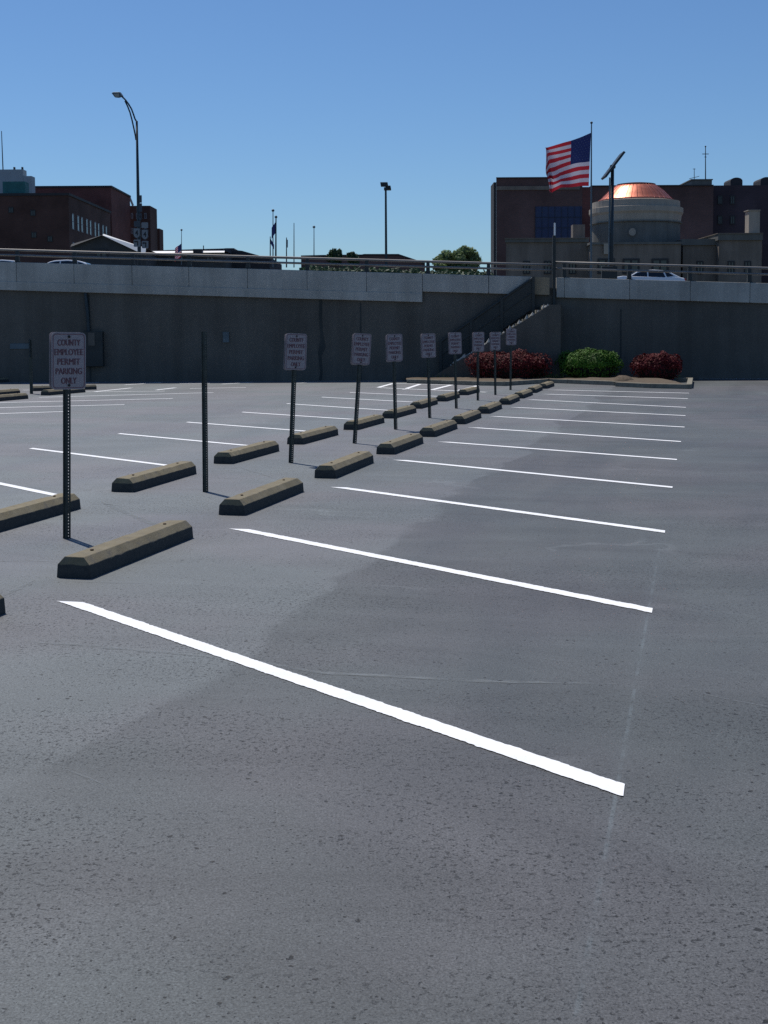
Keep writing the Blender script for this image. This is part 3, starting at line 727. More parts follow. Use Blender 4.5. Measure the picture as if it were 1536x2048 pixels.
# chipped stones and litter along the cheek: sunlit bits
k = 0; rr2 = random.Random(4)
crumbs = MB()
for t in [i / 60 for i in range(6, 60)]:
    if rr2.random() < .35: continue
    s_ = sBt + (sT - sBt) * t; z = .10 + (top_z - .08) * (s_ - sBt + .2) / (sT - sBt + .2)
    r_ = rr2.uniform(.03, .085); c = wp(s_, rr2.uniform(1.2, 1.3), z + r_ * .5)
    vs = []
    for q in range(8):
        a = q * math.pi / 4; vs.append(c + Vector((math.cos(a) * r_ * rr2.uniform(.7, 1.3), math.sin(a) * r_ * .7, -r_ * .6)))
    vs.append(c + Vector((0, 0, r_ * rr2.uniform(.4, 1.3))))
    crumbs.add(vs, [(q, (q + 1) % 8, 8) for q in range(8)] + [tuple(range(8))[::-1]])
tag(crumbs.build('rubble', MAT['rubble']), 'pale broken stones scattered down the stair edge', kind='stuff')
# dark pole with a pale tip at the stair head
q = wp(s_of(1108, 560, .05), .05, 0); o = thing('stair_pole', 'dark post with a thin pale tip at the head of the stairs', 'post', (q.x, q.y, top_z))
tz = P(1109, 446, q.y).z; mz = P(1109, 471, q.y).z
MB().box(q.x - .05, q.x + .05, q.y - .05, q.y + .05, top_z, mz).build('post', MAT['railpost'], o, bevel=.01)
MB().tube([(q.x + .02, q.y, mz), (q.x + .02, q.y, tz)], .03, 8).build('pole_tip', MAT['white'], o)

# ------------------------------------------------------------------ foliage
def leaf_cloud(b, n, sampler, size, seed=0, elong=1.6):
    rnd = random.Random(seed)
    for _ in range(n):
        c, nn = sampler(rnd)
        s = size * rnd.uniform(.6, 1.3)
        nv = Vector((rnd.gauss(0, 1), rnd.gauss(0, 1), rnd.gauss(0, 1))).normalized()
        nn = (nn * 1.2 + nv * .7).normalized()
        a = nn.orthogonal().normalized(); t = rnd.uniform(0, 6.28); bb = nn.cross(a)
        e1 = (a * math.cos(t) + bb * math.sin(t)) * s * elong / 2; e2 = (bb * math.cos(t) - a * math.sin(t)) * s / 2
        b.add([c - e1, c + e2 * .9, c + e1, c - e2 * .9], [(0, 1, 2, 3)])
def bush(name, label, px0, px1, ptop_, pbot, Y, mat, n, seed, group, lobes=7, size=.055):
    a = P(px0, pbot, Y); b = P(px1, pbot, Y); top = P((px0 + px1) / 2, ptop_, Y).z
    cx = (a.x + b.x) / 2; hw = (b.x - a.x) / 2; hz = top; hd = min(hw * .7, .85)
    o = thing(name, label, 'bush', (cx, Y, 0), 0, group)
    rnd = random.Random(seed)
    L = [(Vector((cx, Y, hz * .42)), Vector((hw * .88, hd, hz * .53)))]
    for k in range(lobes):
        t = (k + .5) / lobes * 2 - 1
        L.append((Vector((cx + t * hw * .80, Y + rnd.uniform(-.3, .3) * hd, hz * (.42 + .16 * (1 - t * t) + rnd.uniform(-.05, .06)))), Vector((hw * .30, hd * .6, hz * .36))))
    n = int(n * 1.6); size *= .82
    def samp(r):
        c, e = L[0] if r.random() < .55 else r.choice(L)
        v = Vector((r.gauss(0, 1), r.gauss(0, 1), r.gauss(0, 1))).normalized()
        if v.z < .05 and r.random() < .62: v.z = abs(v.z) + .05; v.normalize()  # leaves thinned low down so the dark core stands in for shade
        if v.z < -.75: v.z = -v.z
        rad = r.uniform(.86, 1.04)
        p = Vector((c.x + v.x * e.x * rad, c.y + v.y * e.y * rad, max(.12, c.z + v.z * e.z * rad)))
        f = noise.noise(p * 2.0) * .16 + noise.noise(p * 6.0) * .05
        p += v * f; p.z = max(.1, p.z)
        return p, v
    lb = MB(); leaf_cloud(lb, n, samp, size, seed); lb.build('foliage', mat, o)
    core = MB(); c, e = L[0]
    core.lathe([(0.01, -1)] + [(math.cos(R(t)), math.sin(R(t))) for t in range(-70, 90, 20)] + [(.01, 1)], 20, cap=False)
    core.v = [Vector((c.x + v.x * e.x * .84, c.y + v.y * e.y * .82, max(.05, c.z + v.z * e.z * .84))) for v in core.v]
    core.build('branch_core', MAT['shadetwig'], o)  # twig core coloured near black to paint the shade of the lower bush
    return o
bush('red_bush', 'long low red leaved bush beneath the stairs', 931, 1103, 700, 764, 42.3, MAT['leafred'], 7600, 1, None, 9)
bush('green_bush', 'rounded bright green clipped bush between two red ones', 1113, 1247, 695.5, 762, 42.3, MAT['leafgreen'], 7400, 2, None, 7)
bush('red_bush', 'smaller round red bush at the right end of the planting island', 1259, 1370, 703, 767, 41.7, MAT['leafred'], 5200, 3, None, 6)

# planting island: kerb, mulch, weeds
IS = thing('planting_island', 'long narrow planting island with low concrete kerb at the wall foot', 'planter', G(1100, 766))
def kerb_run(pts, h=.13, wd=.15):
    for a, b in zip(pts[:-1], pts[1:]):
        d = (b - a).normalized(); p_ = Vector((-d.y, d.x, 0)) * wd
        k = MB(); a2 = a + d * .004; b2 = b - d * .004
        k.hexa([a2, b2, b2 + p_, a2 + p_], [v + Vector((0, 0, h)) for v in (a2, b2, b2 + p_, a2 + p_)])
        k.build('kerb', MAT['kerb'], IS, bevel=.012)
kp = [G(813, 766.5), G(880, 768.5), G(955, 771.0), G(1010, 772.0), G(1098, 766.0), G(1135, 767.2), G(1230, 771.2)]
kerb_run(kp); kq = [G(1230, 773.0), G(1300, 776.3), G(1380, 778.0)]
kerb_run(kq); kr = [G(1384, 777.0), G(1386, 763.5)]; kerb_run(kr); kerb_run([G(1352, 763.8), G(1380, 764.2)])
mu = MB()
xs0 = kp[0].x; xe = kq[-1].x; n = 40; vs = []
def frontY(x):
    pts = kp + kq
    for a, b in zip(pts[:-1], pts[1:]):
        if a.x <= x <= b.x + .02: return a.y + (b.y - a.y) * (x - a.x) / max(.01, b.x - a.x)
    return pts[-1].y
for i in range(n + 1):
    x = xs0 + (xe - xs0) * i / n; y0 = frontY(x) + .14; y1 = WY(x) - .01
    for jx in range(5):
        y = y0 + (y1 - y0) * jx / 4; vs.append((x, y, .10 + .05 * math.sin(jx / 4 * math.pi) + noise.noise(Vector((x * 1.7, y * 2, 0))) * .05))
mu.add(vs, [(i * 5 + j, (i + 1) * 5 + j, (i + 1) * 5 + j + 1, i * 5 + j + 1) for i in range(n) for j in range(4)])
mu.build('mulch', MAT['mulch'], IS)
hp = MB(); c = G(1249, 771)
hp.lathe([(.42, 0), (.36, .08), (.26, .15), (.12, .2), (.01, .21)], 18, (c.x, c.y + .45, .06)); hp.v = [v + Vector((noise.noise(v * 4) * .06, noise.noise(v * 4 + Vector((9, 0, 0))) * .06, noise.noise(v * 5) * .07)) for v in hp.v]
tag(hp.build('mulch_heap', MAT['mulch'], None, smooth=True), 'heap of tan mulch between the green bush and the smaller red bush', 'heap')
gw = MB(); rg = random.Random(3)
for px, nn_, spread_ in ((1100, 120, .45), (880, 40, .5), (1010, 50, .5), (1345, 30, .3)):
    c = G(px, 764)
    for _ in range(nn_):
        x = c.x + rg.gauss(0, spread_ * .5); y = c.y + rg.uniform(.1, .5); h = rg.uniform(.08, .26); dx = rg.uniform(-.08, .08)
        gw.add([(x - .012, y, .08), (x + .012, y, .08), (x + dx, y + rg.uniform(-.05, .05), .08 + h)], [(0, 1, 2)])
tag(gw.build('weeds', MAT['grass']), 'tufts of weeds growing along the kerb', kind='stuff')
# long thin grass weeds at the foot of the wall

def tree(label, px0, px1, py_top, py_bot, Y, mat, n, seed, size, spiky=False, group=None):
    a = P(px0, py_bot, Y); b = P(px1, py_bot, Y); top = P((px0 + px1) / 2, py_top, Y).z; cx = (a.x + b.x) / 2; hw = (b.x - a.x) / 2
    zb0 = zt(cx, Y); zcrown = max(zb0 + 1.5, P(cx, py_bot, Y).z if False else a.z - hw * .3)
    o = thing('tree', label, 'tree', (cx, Y, zb0), 0, group); rnd = random.Random(seed)
    hz = (top - zcrown) / 2; cc = Vector((cx, Y, zcrown + hz))
    tr = MB(); tr.tube([(cx, Y, zb0 - .2), (cx + .1, Y, zb0 + (zcrown - zb0) * .6), (cx, Y, cc.z)], [.28, .2, .12], 8)
    clumps = []
    for k in range(34):
        v = Vector((rnd.gauss(0, 1), rnd.gauss(0, 1), rnd.gauss(0, 1))).normalized() * (rnd.random() ** .45)
        c = cc + Vector((v.x * hw * .80, v.y * hw * .8, v.z * hz * .80)); r_ = hw * rnd.uniform(.20, .34)
        clumps.append((c, r_))
        if k < 12: tr.tube([(cx, Y, cc.z - hz * .6), cc.lerp(c, .5) - Vector((0, 0, hz * .1)), c], [.09, .05, .02], 5)
    tr.build('trunk', MAT['bark'], o)
    def samp(r):
        c, e = r.choice(clumps); v = Vector((r.gauss(0, 1), r.gauss(0, 1), r.gauss(0, 1))).normalized(); 
        k = r.random() ** .4
        q = Vector((v.x * e * k, v.y * e * k, v.z * e * k * (1.6 if spiky else .85)))
        return c + q, v
    lb = MB(); leaf_cloud(lb, n, samp, size, seed, 1.8); lb.build('crown', mat, o)
tree('rounded pale green tree left of the brick building', 864, 966, 487, 548, 120, MAT['leaftree'], 15000, 5, .20)
tree('dark low tree left of the slender parking lot lamp, its top spiky', 652, 690, 498, 528, 100, MAT['leafdark'], 3000, 6, .16, True)
tree('dark low tree in front of the brown roofed building', 690, 722, 503, 528, 102, MAT['leafdark'], 2400, 7, .16, True)
# hedge behind the rails
HG = thing('hedge', 'straggly dark hedge behind the guard rail', 'hedge', P(790, 545, 58))
hb = MB()
def hs(r):
    px = r.uniform(600, 985); yy = 535 + (px - 600) * .03 + abs(r.gauss(0, 3)) - r.random() ** 4 * 9 * (1 if noise.noise(Vector((px * .05, 0, 0))) > .0 else .3)
    p = P(px, yy + r.random() * 16, 58 + r.uniform(-.6, .6)); return p, Vector((0, -.5, .5))
leaf_cloud(hb, 7000, hs, .11, 9); hb.build('foliage', MAT['leafdark'], HG)
hh = MB()
for px in range(602, 984, 12):
    p = P(px, 540 + (px - 600) * .03, 58.6); q = P(px + 12, 540 + (px - 588) * .03, 58.6); hh.box(p.x, q.x, 58.4, 58.8, zt(p.x, 58.5), min(p.z, q.z) - .02)
hh.build('branch_core', MAT['bark'], HG)

# ------------------------------------------------------------------ helpers for far things
def prect(b, px0, px1, pyt, Y, depth, pyb=None, skew=False):
    """box whose front face spans px0..px1 at distance Y with its top at row pyt"""
    a = P(px0, pyt, Y); c = P(px1, pyt, Y); zt_ = P((px0 + px1) / 2, pyt, Y).z
    zb = zt((a.x + c.x) / 2, Y) - .5 if pyb is None else P((px0 + px1) / 2, pyb, Y).z
    q = a.x * (Y + depth) / Y + .4 if skew else a.x; q2 = c.x
    b.hexa([(a.x, Y, zb), (c.x, Y, zb), (q2, Y + depth, zb), (q, Y + depth, zb)], [(a.x, Y, zt_), (c.x, Y, zt_), (q2, Y + depth, zt_), (q, Y + depth, zt_)]); return a.x, c.x, zb, zt_

# --- left brick complex
LB = thing('brick_building', 'big dark brick building at upper left with rows of paired windows', 'building', P(60, 500, 185))
YA = 185; ax1 = P(137, 393, YA).x; zA = P(137, 391, YA).z
b = MB(); b.box(-140, ax1, YA, YA + 28, 3, zA); b.build('wall', MAT['brickA'], LB)
b = MB(); b.box(-140.15, ax1 + .15, YA - .15, YA + 28.1, zA, zA + .35); b.build('roof_coping', MAT['roofdark'], LB)
def window_side(parent, x, y0, y1, z0, z1, frame='winframe'):
    f = MB(); t = .12
    f.box(x - .02, x + .06, y0, y1, z1 - t, z1); f.box(x - .02, x + .06, y0, y1, z0, z0 + t); f.box(x - .02, x + .06, y0, y0 + t, z0 + t, z1 - t); f.box(x - .02, x + .06, y1 - t, y1, z0 + t, z1 - t)
    f.box(x - .02, x + .05, y0 + t, y1 - t, (z0 + z1) / 2 - .05, (z0 + z1) / 2 + .05)
    w_ = f.build('window', MAT[frame], parent)
    MB().box(x - .01, x + .025, y0 + t, y1 - t, z0 + t, z1 - t).build('pane', MAT['glass'], w_)
def window_front(parent, px0, px1, py0, py1, Y, frame='winframe', mull=True, t=.12):
    a = P(px0, py1, Y); c = P(px1, py0, Y); x0, x1, z0, z1 = a.x, c.x, a.z, c.z
    f = MB()
    f.box(x0, x1, Y - .08, Y + .02, z1 - t, z1); f.box(x0, x1, Y - .08, Y + .02, z0, z0 + t); f.box(x0, x0 + t, Y - .08, Y + .02, z0 + t, z1 - t); f.box(x1 - t, x1, Y - .08, Y + .02, z0 + t, z1 - t)
    if mull: f.box((x0 + x1) / 2 - t / 2, (x0 + x1) / 2 + t / 2, Y - .07, Y + .02, z0 + t, z1 - t)
    w_ = f.build('window', MAT[frame], parent)
    MB().box(x0 + t, x1 - t, Y - .03, Y + .01, z0 + t, z1 - t).build('pane', MAT['glass'], w_)
for zk in (0, 1, 2):
    for k in range(5):
        for d_ in (0, 3.2):
            y0 = YA + 1.2 + k * 5.6 + d_
            if y0 > YA + 25.5: continue
            zc_ = zA - 3.4 - zk * 4.0
            window_side(LB, ax1 + .003, y0 + .5, y0 + 1.6, zc_ - 1.1, zc_ + 1.1)
for px, py in ((22, 420), (66, 426), (68, 470), (100, 478)):
    window_front(LB, px - 5, px + 5, py - 6, py + 6, YA - .003, 'darkframe')
# upper wing
b = MB(); xB = P(222, 375, 215).x; zB = P(222, 375, 215).z; b.box(-120, xB, 215, 231, 3, zB); b.build('wing', MAT['brickB'], LB)
b = MB(); b.box(-120.1, xB + .15, 214.85, 231.1, zB, zB + .3); b.build('roof_coping', MAT['roofdark'], LB)
b = MB(); prect(b, 252, 300, 411.5, 233, 7); b.build('wing', MAT['brickA'], LB)
b = MB(); prect(b, 300, 319, 457, 241, 4); b.build('wing', MAT['brickA'], LB)
for px in (264, 274, 291):
    for py in (432, 462): window_front(LB, px - 2, px + 2, py - 6, py + 6, 232.99, 'winframe', False)
b = MB(); x_ = P(258, 395, 231).x; MB().tube([P(259, 394, 232), P(266, 411, 232)], .2, 6).build('roof_ladder', MAT['whitebox'], LB)
# penthouse things on the roof
b = MB(); prect(b, -60, 46, 339, 203, 2, 392); prect(b, 46.05, 63, 352, 203, 2, 392); b.build('penthouse', MAT['whitebox'], LB)
b = MB(); prect(b, 5, 50, 363, 187, 2, 391); b.build('plant_screen', MAT['teal'], LB)
b = MB()
for px in (28, 44): prect(b, px - 1.5, px + 1.5, 334, 204, .4, 340)
b.build('roof_vent', MAT['roofdark'], LB)
def mast(label, px, pt, pb, Y, r=.05, lean=0, cross=(), ball=0, name='antenna_mast', cat='antenna', mat='darkmetal', group=None):
    a = P(px, pb, Y); t = P(px + lean, pt, Y); o = thing(name, label, cat, a, 0, group)
    MB().tube([a, t], [r, r * .6], 6).build('pole', MAT[mat], o)
    for (py, wpx, dy) in cross:
        c0 = P(px + lean * (pb - py) / (pb - pt) - wpx / 2, py + dy / 2, Y); c1 = P(px + lean * (pb - py) / (pb - pt) + wpx / 2, py - dy / 2, Y)
        MB().tube([c0, c1], r * .6, 5).build('cross_arm', MAT[mat], o)
    if ball:
        MB().lathe([(.01, -ball), (ball * .8, -ball * .5), (ball, 0), (ball * .8, ball * .5), (.01, ball)], 10, t, cap=False).build('finial', MAT[mat], o, smooth=True)
    return o
mast('tall thin whip antenna on the pale penthouse at upper left', 6, 262, 339, 204, .09, -3)

# gabled house
Yg = 95; GH = thing('gabled_house', 'dark gable with one bright roof edge below the brick building', 'house', P(215, 500, Yg))
pk = P(207, 470.5, Yg); el = P(143, 493, Yg); er = P(292, 508, Yg); gb = zt(pk.x, Yg) - .5
b = MB(); b.prism([(el.x, gb), (er.x, gb), (er.x, er.z), (pk.x, pk.z), (el.x, el.z)], lambda p: Vector((p[0], Yg, p[1])), lambda p: Vector((p[0], Yg + 10, p[1]))); b.build('wall', MAT['housegrey'], GH)
for (a, c, mt_, t0, t1) in ((pk, er, 'white', .08, .34), (pk, el, 'housegrey', .04, .14)):
    b = MB(); n0 = Vector((0, 0, 1))
    a0 = a + Vector((0, -.35, t0 * .2)); c0 = c + Vector((0, -.35, t1 * .2)); 
    b.add([a0 + Vector((0, 0, -t0 * .5)), c0 + Vector((0, 0, -t1 * .5)), c0 + Vector((0, .40, t1)), a0 + Vector((0, .40, t0)), a0 + Vector((0, 10.4, t0 * .4)), c0 + Vector((0, 10.4, t1 * .4))], [(0, 1, 2, 3), (3, 2, 5, 4)]); b.build('roof', MAT[mt_], GH)
window_front(GH, 190, 215, 498, 515, Yg - .003, 'darkframe')

# low building with bright fascia
Yf = 100; LF = thing('low_building', 'low flat roofed building with a bright white fascia strip', 'building', P(400, 510, Yf))
b = MB(); x0, x1, z0, z1 = prect(b, 300, 452, 506.5, Yf, 14); b.build('wall', MAT['housegrey'], LF)
b = MB(); a = P(304, 506.8, Yf); c = P(450, 505.5, Yf); b.add([(a.x, Yf - .45, a.z), (c.x, Yf - .45, c.z), (c.x, Yf - .05, c.z + .17), (a.x, Yf - .05, a.z + .17), (c.x, Yf, c.z - .06), (a.x, Yf, a.z - .06)], [(0, 1, 2, 3), (0, 5, 4, 1)]); b.build('fascia', MAT['white'], LF)
b = MB(); a = P(304, 502.5, Yf); c = P(452, 500, Yf); b.hexa([(a.x, Yf - .04, a.z - .1), (c.x, Yf - .04, c.z - .1), (c.x, Yf + 14, c.z - .1), (a.x, Yf + 14, a.z - .1)], [(a.x, Yf - .04, a.z + .06), (c.x, Yf - .04, c.z + .12), (c.x, Yf + 14, c.z + .12), (a.x, Yf + 14, a.z + .06)]); b.build('roof', MAT['roofdark'], LF)
b = MB(); prect(b, 386, 404, 498, Yf - .6, 1.6, 508); b.build('roof_unit', MAT['roofdark'], LF)
b = MB(); prect(b, 406, 407.5, 491, Yf + 1, .1, 502); b.build('vent_pipe', MAT['roofdark'], LF)
for px in (335, 360, 420): window_front(LF, px - 9, px + 9, 512, 524, Yf - .003, 'darkframe')
LG = thing('hipped_building', 'low dark building with sloping roof left of the distant flags', 'building', P(480, 510, 104))
hp_ = [(445, 497), (452, 496.3), (468, 496.3), (470, 500), (484, 501.5), (520, 511.5), (540, 514)]
tops = [P(x, y, 104) for x, y in hp_]; zb = zt(tops[0].x, 104) - .5
b = MB(); b.prism([(tops[0].x, zb), (tops[-1].x, zb)] + [(t.x, t.z) for t in tops[::-1]], lambda p: Vector((p[0], 104, p[1])), lambda p: Vector((p[0], 116, p[1]))); b.build('wall', MAT['roofdark'], LG)
b = MB(); b.add([P(447, 505, 103.6), P(455, 505, 103.6), P(457, 502, 103.95), P(449, 501.5, 103.95)], [(0, 1, 2, 3)]); b.build('roof_trim', MAT['whitebox'], LG)
LH = thing('brown_building', 'low brown building with hipped roof behind the slender lamp', 'building', P(760, 510, 106))
hp_ = [(602, 511), (645, 510), (724, 509), (728, 508), (797, 508), (836, 521), (850, 526)]
tops = [P(x, y, 106) for x, y in hp_]; zb = zt(tops[0].x, 106) - .5
b = MB(); b.prism([(tops[0].x, zb), (tops[-1].x, zb)] + [(t.x, t.z - .12) for t in tops[::-1]], lambda p: Vector((p[0], 106, p[1])), lambda p: Vector((p[0], 120, p[1]))); b.build('wall', MAT['brickC'], LH)
b = MB()
for t0_, t1_ in zip(tops[:-1], tops[1:]):
    b.hexa([(t0_.x, 105.9, t0_.z - .115), (t1_.x, 105.9, t1_.z - .115), (t1_.x, 120.1, t1_.z - .115), (t0_.x, 120.1, t0_.z - .115)], [(t0_.x, 105.9, t0_.z), (t1_.x, 105.9, t1_.z), (t1_.x, 120.1, t1_.z), (t0_.x, 120.1, t0_.z)])
b.build('roof', MAT['roofdark'], LH)

# flags and masts
def cloth(px_pole, pts, Y, cols, label_unused=None):
    pass
def flag_on(o, pole_px, top_py, w_px, h_px, Y, lean, droop, mats, nx=16, ny=13, union=True, amp=.05, dirn=-1, parent_name='flag'):
    b = MB(); vs = []
    for i in range(nx + 1):
        for j in range(ny + 1):
            u = i / nx; v = j / ny
            px = pole_px + dirn * w_px * u + lean * v; py = top_py + droop * u + h_px * v
            p = P(px, py, Y); p.y += math.sin(u * 7 + v * 2.2) * amp * u; vs.append(p)
    fs = []; mi = []
    for i in range(nx):
        for j in range(ny):
            fs.append((i * (ny + 1) + j, i * (ny + 1) + j + 1, (i + 1) * (ny + 1) + j + 1, (i + 1) * (ny + 1) + j))
            mi.append(2 if (union and i < nx * .42 and j < 7) else (j % 2))
    b.v = vs; b.f = fs; b.mi = mi
    return b.build(parent_name, mats, o, smooth=True)
FM = [MAT['flagred'], MAT['flagwhite'], MAT['flagblue']]
o = mast('thin pole carrying a drooping small flag left of the low building', 363, 460, 530, 70, .025, 0, ball=.06, name='flag_pole', cat='flagpole', mat='galv')
flag_on(o, 362.5, 487, 13, 26, 70, 0, 10, FM, 10, 13, amp=.1)
mast('thin light mast behind the group of three flags', 546, 421, 535, 96, .05, 0, ball=.11, cat='mast', mat='galv')
o = mast('tallest of three distant flagpoles, dark flag hanging limp', 551.5, 434, 535, 90, .07, .5, ball=.1, name='flag_pole', cat='flagpole', mat='darkmetal')
flag_on(o, 551, 444, 8, 22, 90, 0, 12, [MAT['flagblue'], MAT['flagblue'], MAT['flagblue']], 6, 6, amp=.1)
o = mast('shorter distant flagpole left of the tallest, flag slanting right', 540.5, 473, 535, 90, .05, 0, name='flag_pole', cat='flagpole', mat='darkmetal')
flag_on(o, 541, 477, 7, 10, 90, 0, 12, [MAT['flagblue'], MAT['flagblue'], MAT['flagblue']], 6, 6, amp=.1, dirn=1)
o = mast('shorter distant flagpole right of the tallest, flag hanging straight', 573, 475, 535, 90, .05, 0, name='flag_pole', cat='flagpole', mat='darkmetal')
flag_on(o, 573.5, 478, 2, 16, 90, 0, 2, [MAT['flagblue'], MAT['flagblue'], MAT['flagblue']], 4, 5, amp=.1, dirn=1)
mast('thin whip antenna right of the distant flags', 588, 446, 535, 110, .05, 0)
mast('thin pole with a tiny head left of the low trees', 628, 454, 530, 110, .05, 0, ball=.12, cat='mast', mat='galv')

# big flag -------------------------------------------------------------------
YF = 72
a = P(1182, 560, YF); t = P(1183, 248, YF)
FP = thing('flag_pole', 'tall thin flagpole flying a large wind blown stars and stripes', 'flagpole', (a.x, a.y, zt(a.x, YF)))
MB().tube([(a.x, YF, zt(a.x, YF)), P(1182.4, 400, YF), t], [.06, .045, .03], 8).build('pole', MAT['galv'], FP)
MB().lathe([(.01, -.07), (.06, -.04), (.075, 0), (.06, .04), (.01, .07)], 12, P(1183, 245.5, YF), cap=False).build('finial', MAT['darkmetal'], FP, smooth=True)
# control outline of the flag: top edge and bottom edge as seen
# (u -> px, py of the top edge) and of the bottom edge; the free end folds back
topE = [(1182, 265.5, 0), (1164, 273, .06), (1141, 282, -.05), (1118, 288, .08), (1098, 293, .0), (1089, 296, -.25), (1087.5, 305, -.55), (1091, 312, -.2), (1096, 320, .1)]
botE = [(1177.5, 372, 0), (1160, 371.5, .10), (1141, 375, -.10), (1122, 375, .15), (1107, 383, .0), (1104, 386, -.3), (1096, 387, -.55), (1099, 383, -.2), (1101, 380, .1)]
nx, ny = 40, 26
def interp(E, u):
    k = u * (len(E) - 1); i = min(int(k), len(E) - 2); f = k - i; f = f * f * (3 - 2 * f) if False else f
    return tuple(E[i][q] * (1 - f) + E[i + 1][q] * f for q in range(3))
b = MB(); vs = []
for i in range(nx + 1):
    u = i / nx; T_ = interp(topE, u); B_ = interp(botE, u)
    for j in range(ny + 1):
        v = j / ny
        wob_ = (4.2 * math.sin(v * 6.2 + u * 8.0) + 2.0 * math.sin(v * 3 - u * 16)) * min(1, u * 2) * math.sin(math.pi * v)
        px = T_[0] + (B_[0] - T_[0]) * v + (1.2 * math.sin(v * 9 + 1) * u); py = T_[1] + (B_[1] - T_[1]) * v + wob_
        p = P(px, py, YF); p.y += T_[2] * (1 - v) + B_[2] * v + .30 * min(1, u * 1.6) * math.sin(u * 15 + v * 5.5); vs.append(p)
fs = []; mi = []
for i in range(nx):
    for j in range(ny):
        fs.append((i * (ny + 1) + j, i * (ny + 1) + j + 1, (i + 1) * (ny + 1) + j + 1, (i + 1) * (ny + 1) + j))
        mi.append(2 if (i < 10 and j < 14) else ((j // 2) % 2))
b.v = vs; b.f = fs; b.mi = mi; FLG = b.build('flag', FM, FP, smooth=True)
st = MB()
def fpt(u, v):
    i = u * nx; j = v * ny; i0 = min(int(i), nx - 1); j0 = min(int(j), ny - 1); fi = i - i0; fj = j - j0
    return (vs[i0 * (ny + 1) + j0].lerp(vs[(i0 + 1) * (ny + 1) + j0], fi)).lerp(vs[i0 * (ny + 1) + j0 + 1].lerp(vs[(i0 + 1) * (ny + 1) + j0 + 1], fi), fj)
for rr_i in range(9):
    for cc_i in range(6 if rr_i % 2 == 0 else 5):
        u = (cc_i + (.7 if rr_i % 2 == 0 else 1.2)) / 6.4 * .245; v = (rr_i + .8) / 9.6 * .52; c = fpt(u, v) + Vector((0, -.012, 0))
        pts = [c + Vector((math.sin(k * math.pi / 5) * (.03 if k % 2 == 0 else .012), 0, math.cos(k * math.pi / 5) * (.03 if k % 2 == 0 else .012))) for k in range(10)]
        st.add([c] + pts, [(0, 1 + k, 1 + (k + 1) % 10) for k in range(10)])
st.build('stars', M_('dull star cloth', (.20, .21, .30), .8), FLG)

# ------------------------------------------------------------------ street light with route signs
YL = 62
def lp(px, py, dy=0): p = P(px, py, YL); p.y += dy; return p
base = lp(280, 560); SL = thing('street_light', 'tall curved arm street light carrying route signs behind the parapet', 'street light', (base.x, YL, zt(base.x, YL)))
MB().tube([(base.x, YL, zt(base.x, YL)), lp(278.5, 500), lp(276, 380), lp(273.5, 242)], [.10, .085, .07, .05], 10).build('pole', MAT['darkmetal'], SL, smooth=True)
MB().tube([lp(273, 243), lp(270, 238), lp(267, 229), lp(263, 218), lp(257, 208), lp(251, 200), lp(245, 194), lp(240, 189)], .036, 8).build('arm', MAT['darkmetal'], SL, smooth=True)
MB().tube([lp(272, 280), lp(271, 273), lp(268, 258), lp(264, 240), lp(260, 225), lp(255, 212), lp(250, 202)], .034, 8).build('arm', MAT['darkmetal'], SL, smooth=True)
b = MB(); hd_ = [lp(224, 187), lp(228, 185.2), lp(240, 185), lp(246, 193.5), lp(242, 195), lp(237, 196.5), lp(231, 196)]
b.prism(hd_, lambda p: p + Vector((0, -.14, 0)), lambda p: p + Vector((0, .2, .05))); hdo = b.build('lamp_head', MAT['galv'], SL, bevel=.02)
b = MB(); b.prism([lp(229, 189), lp(239, 188), lp(239.5, 194.5), lp(232, 195.3)], lambda p: p + Vector((0, -.155, 0)), lambda p: p + Vector((0, -.142, 0))); b.build('lens', MAT['lens'], hdo)
plw = M_('route sign sheeting', (.20, .215, .225), .6, var=.06); plk = M_('route sign black', (.02, .022, .025), .6)
pld = M_('faded route plate', (.055, .07, .085), .6)
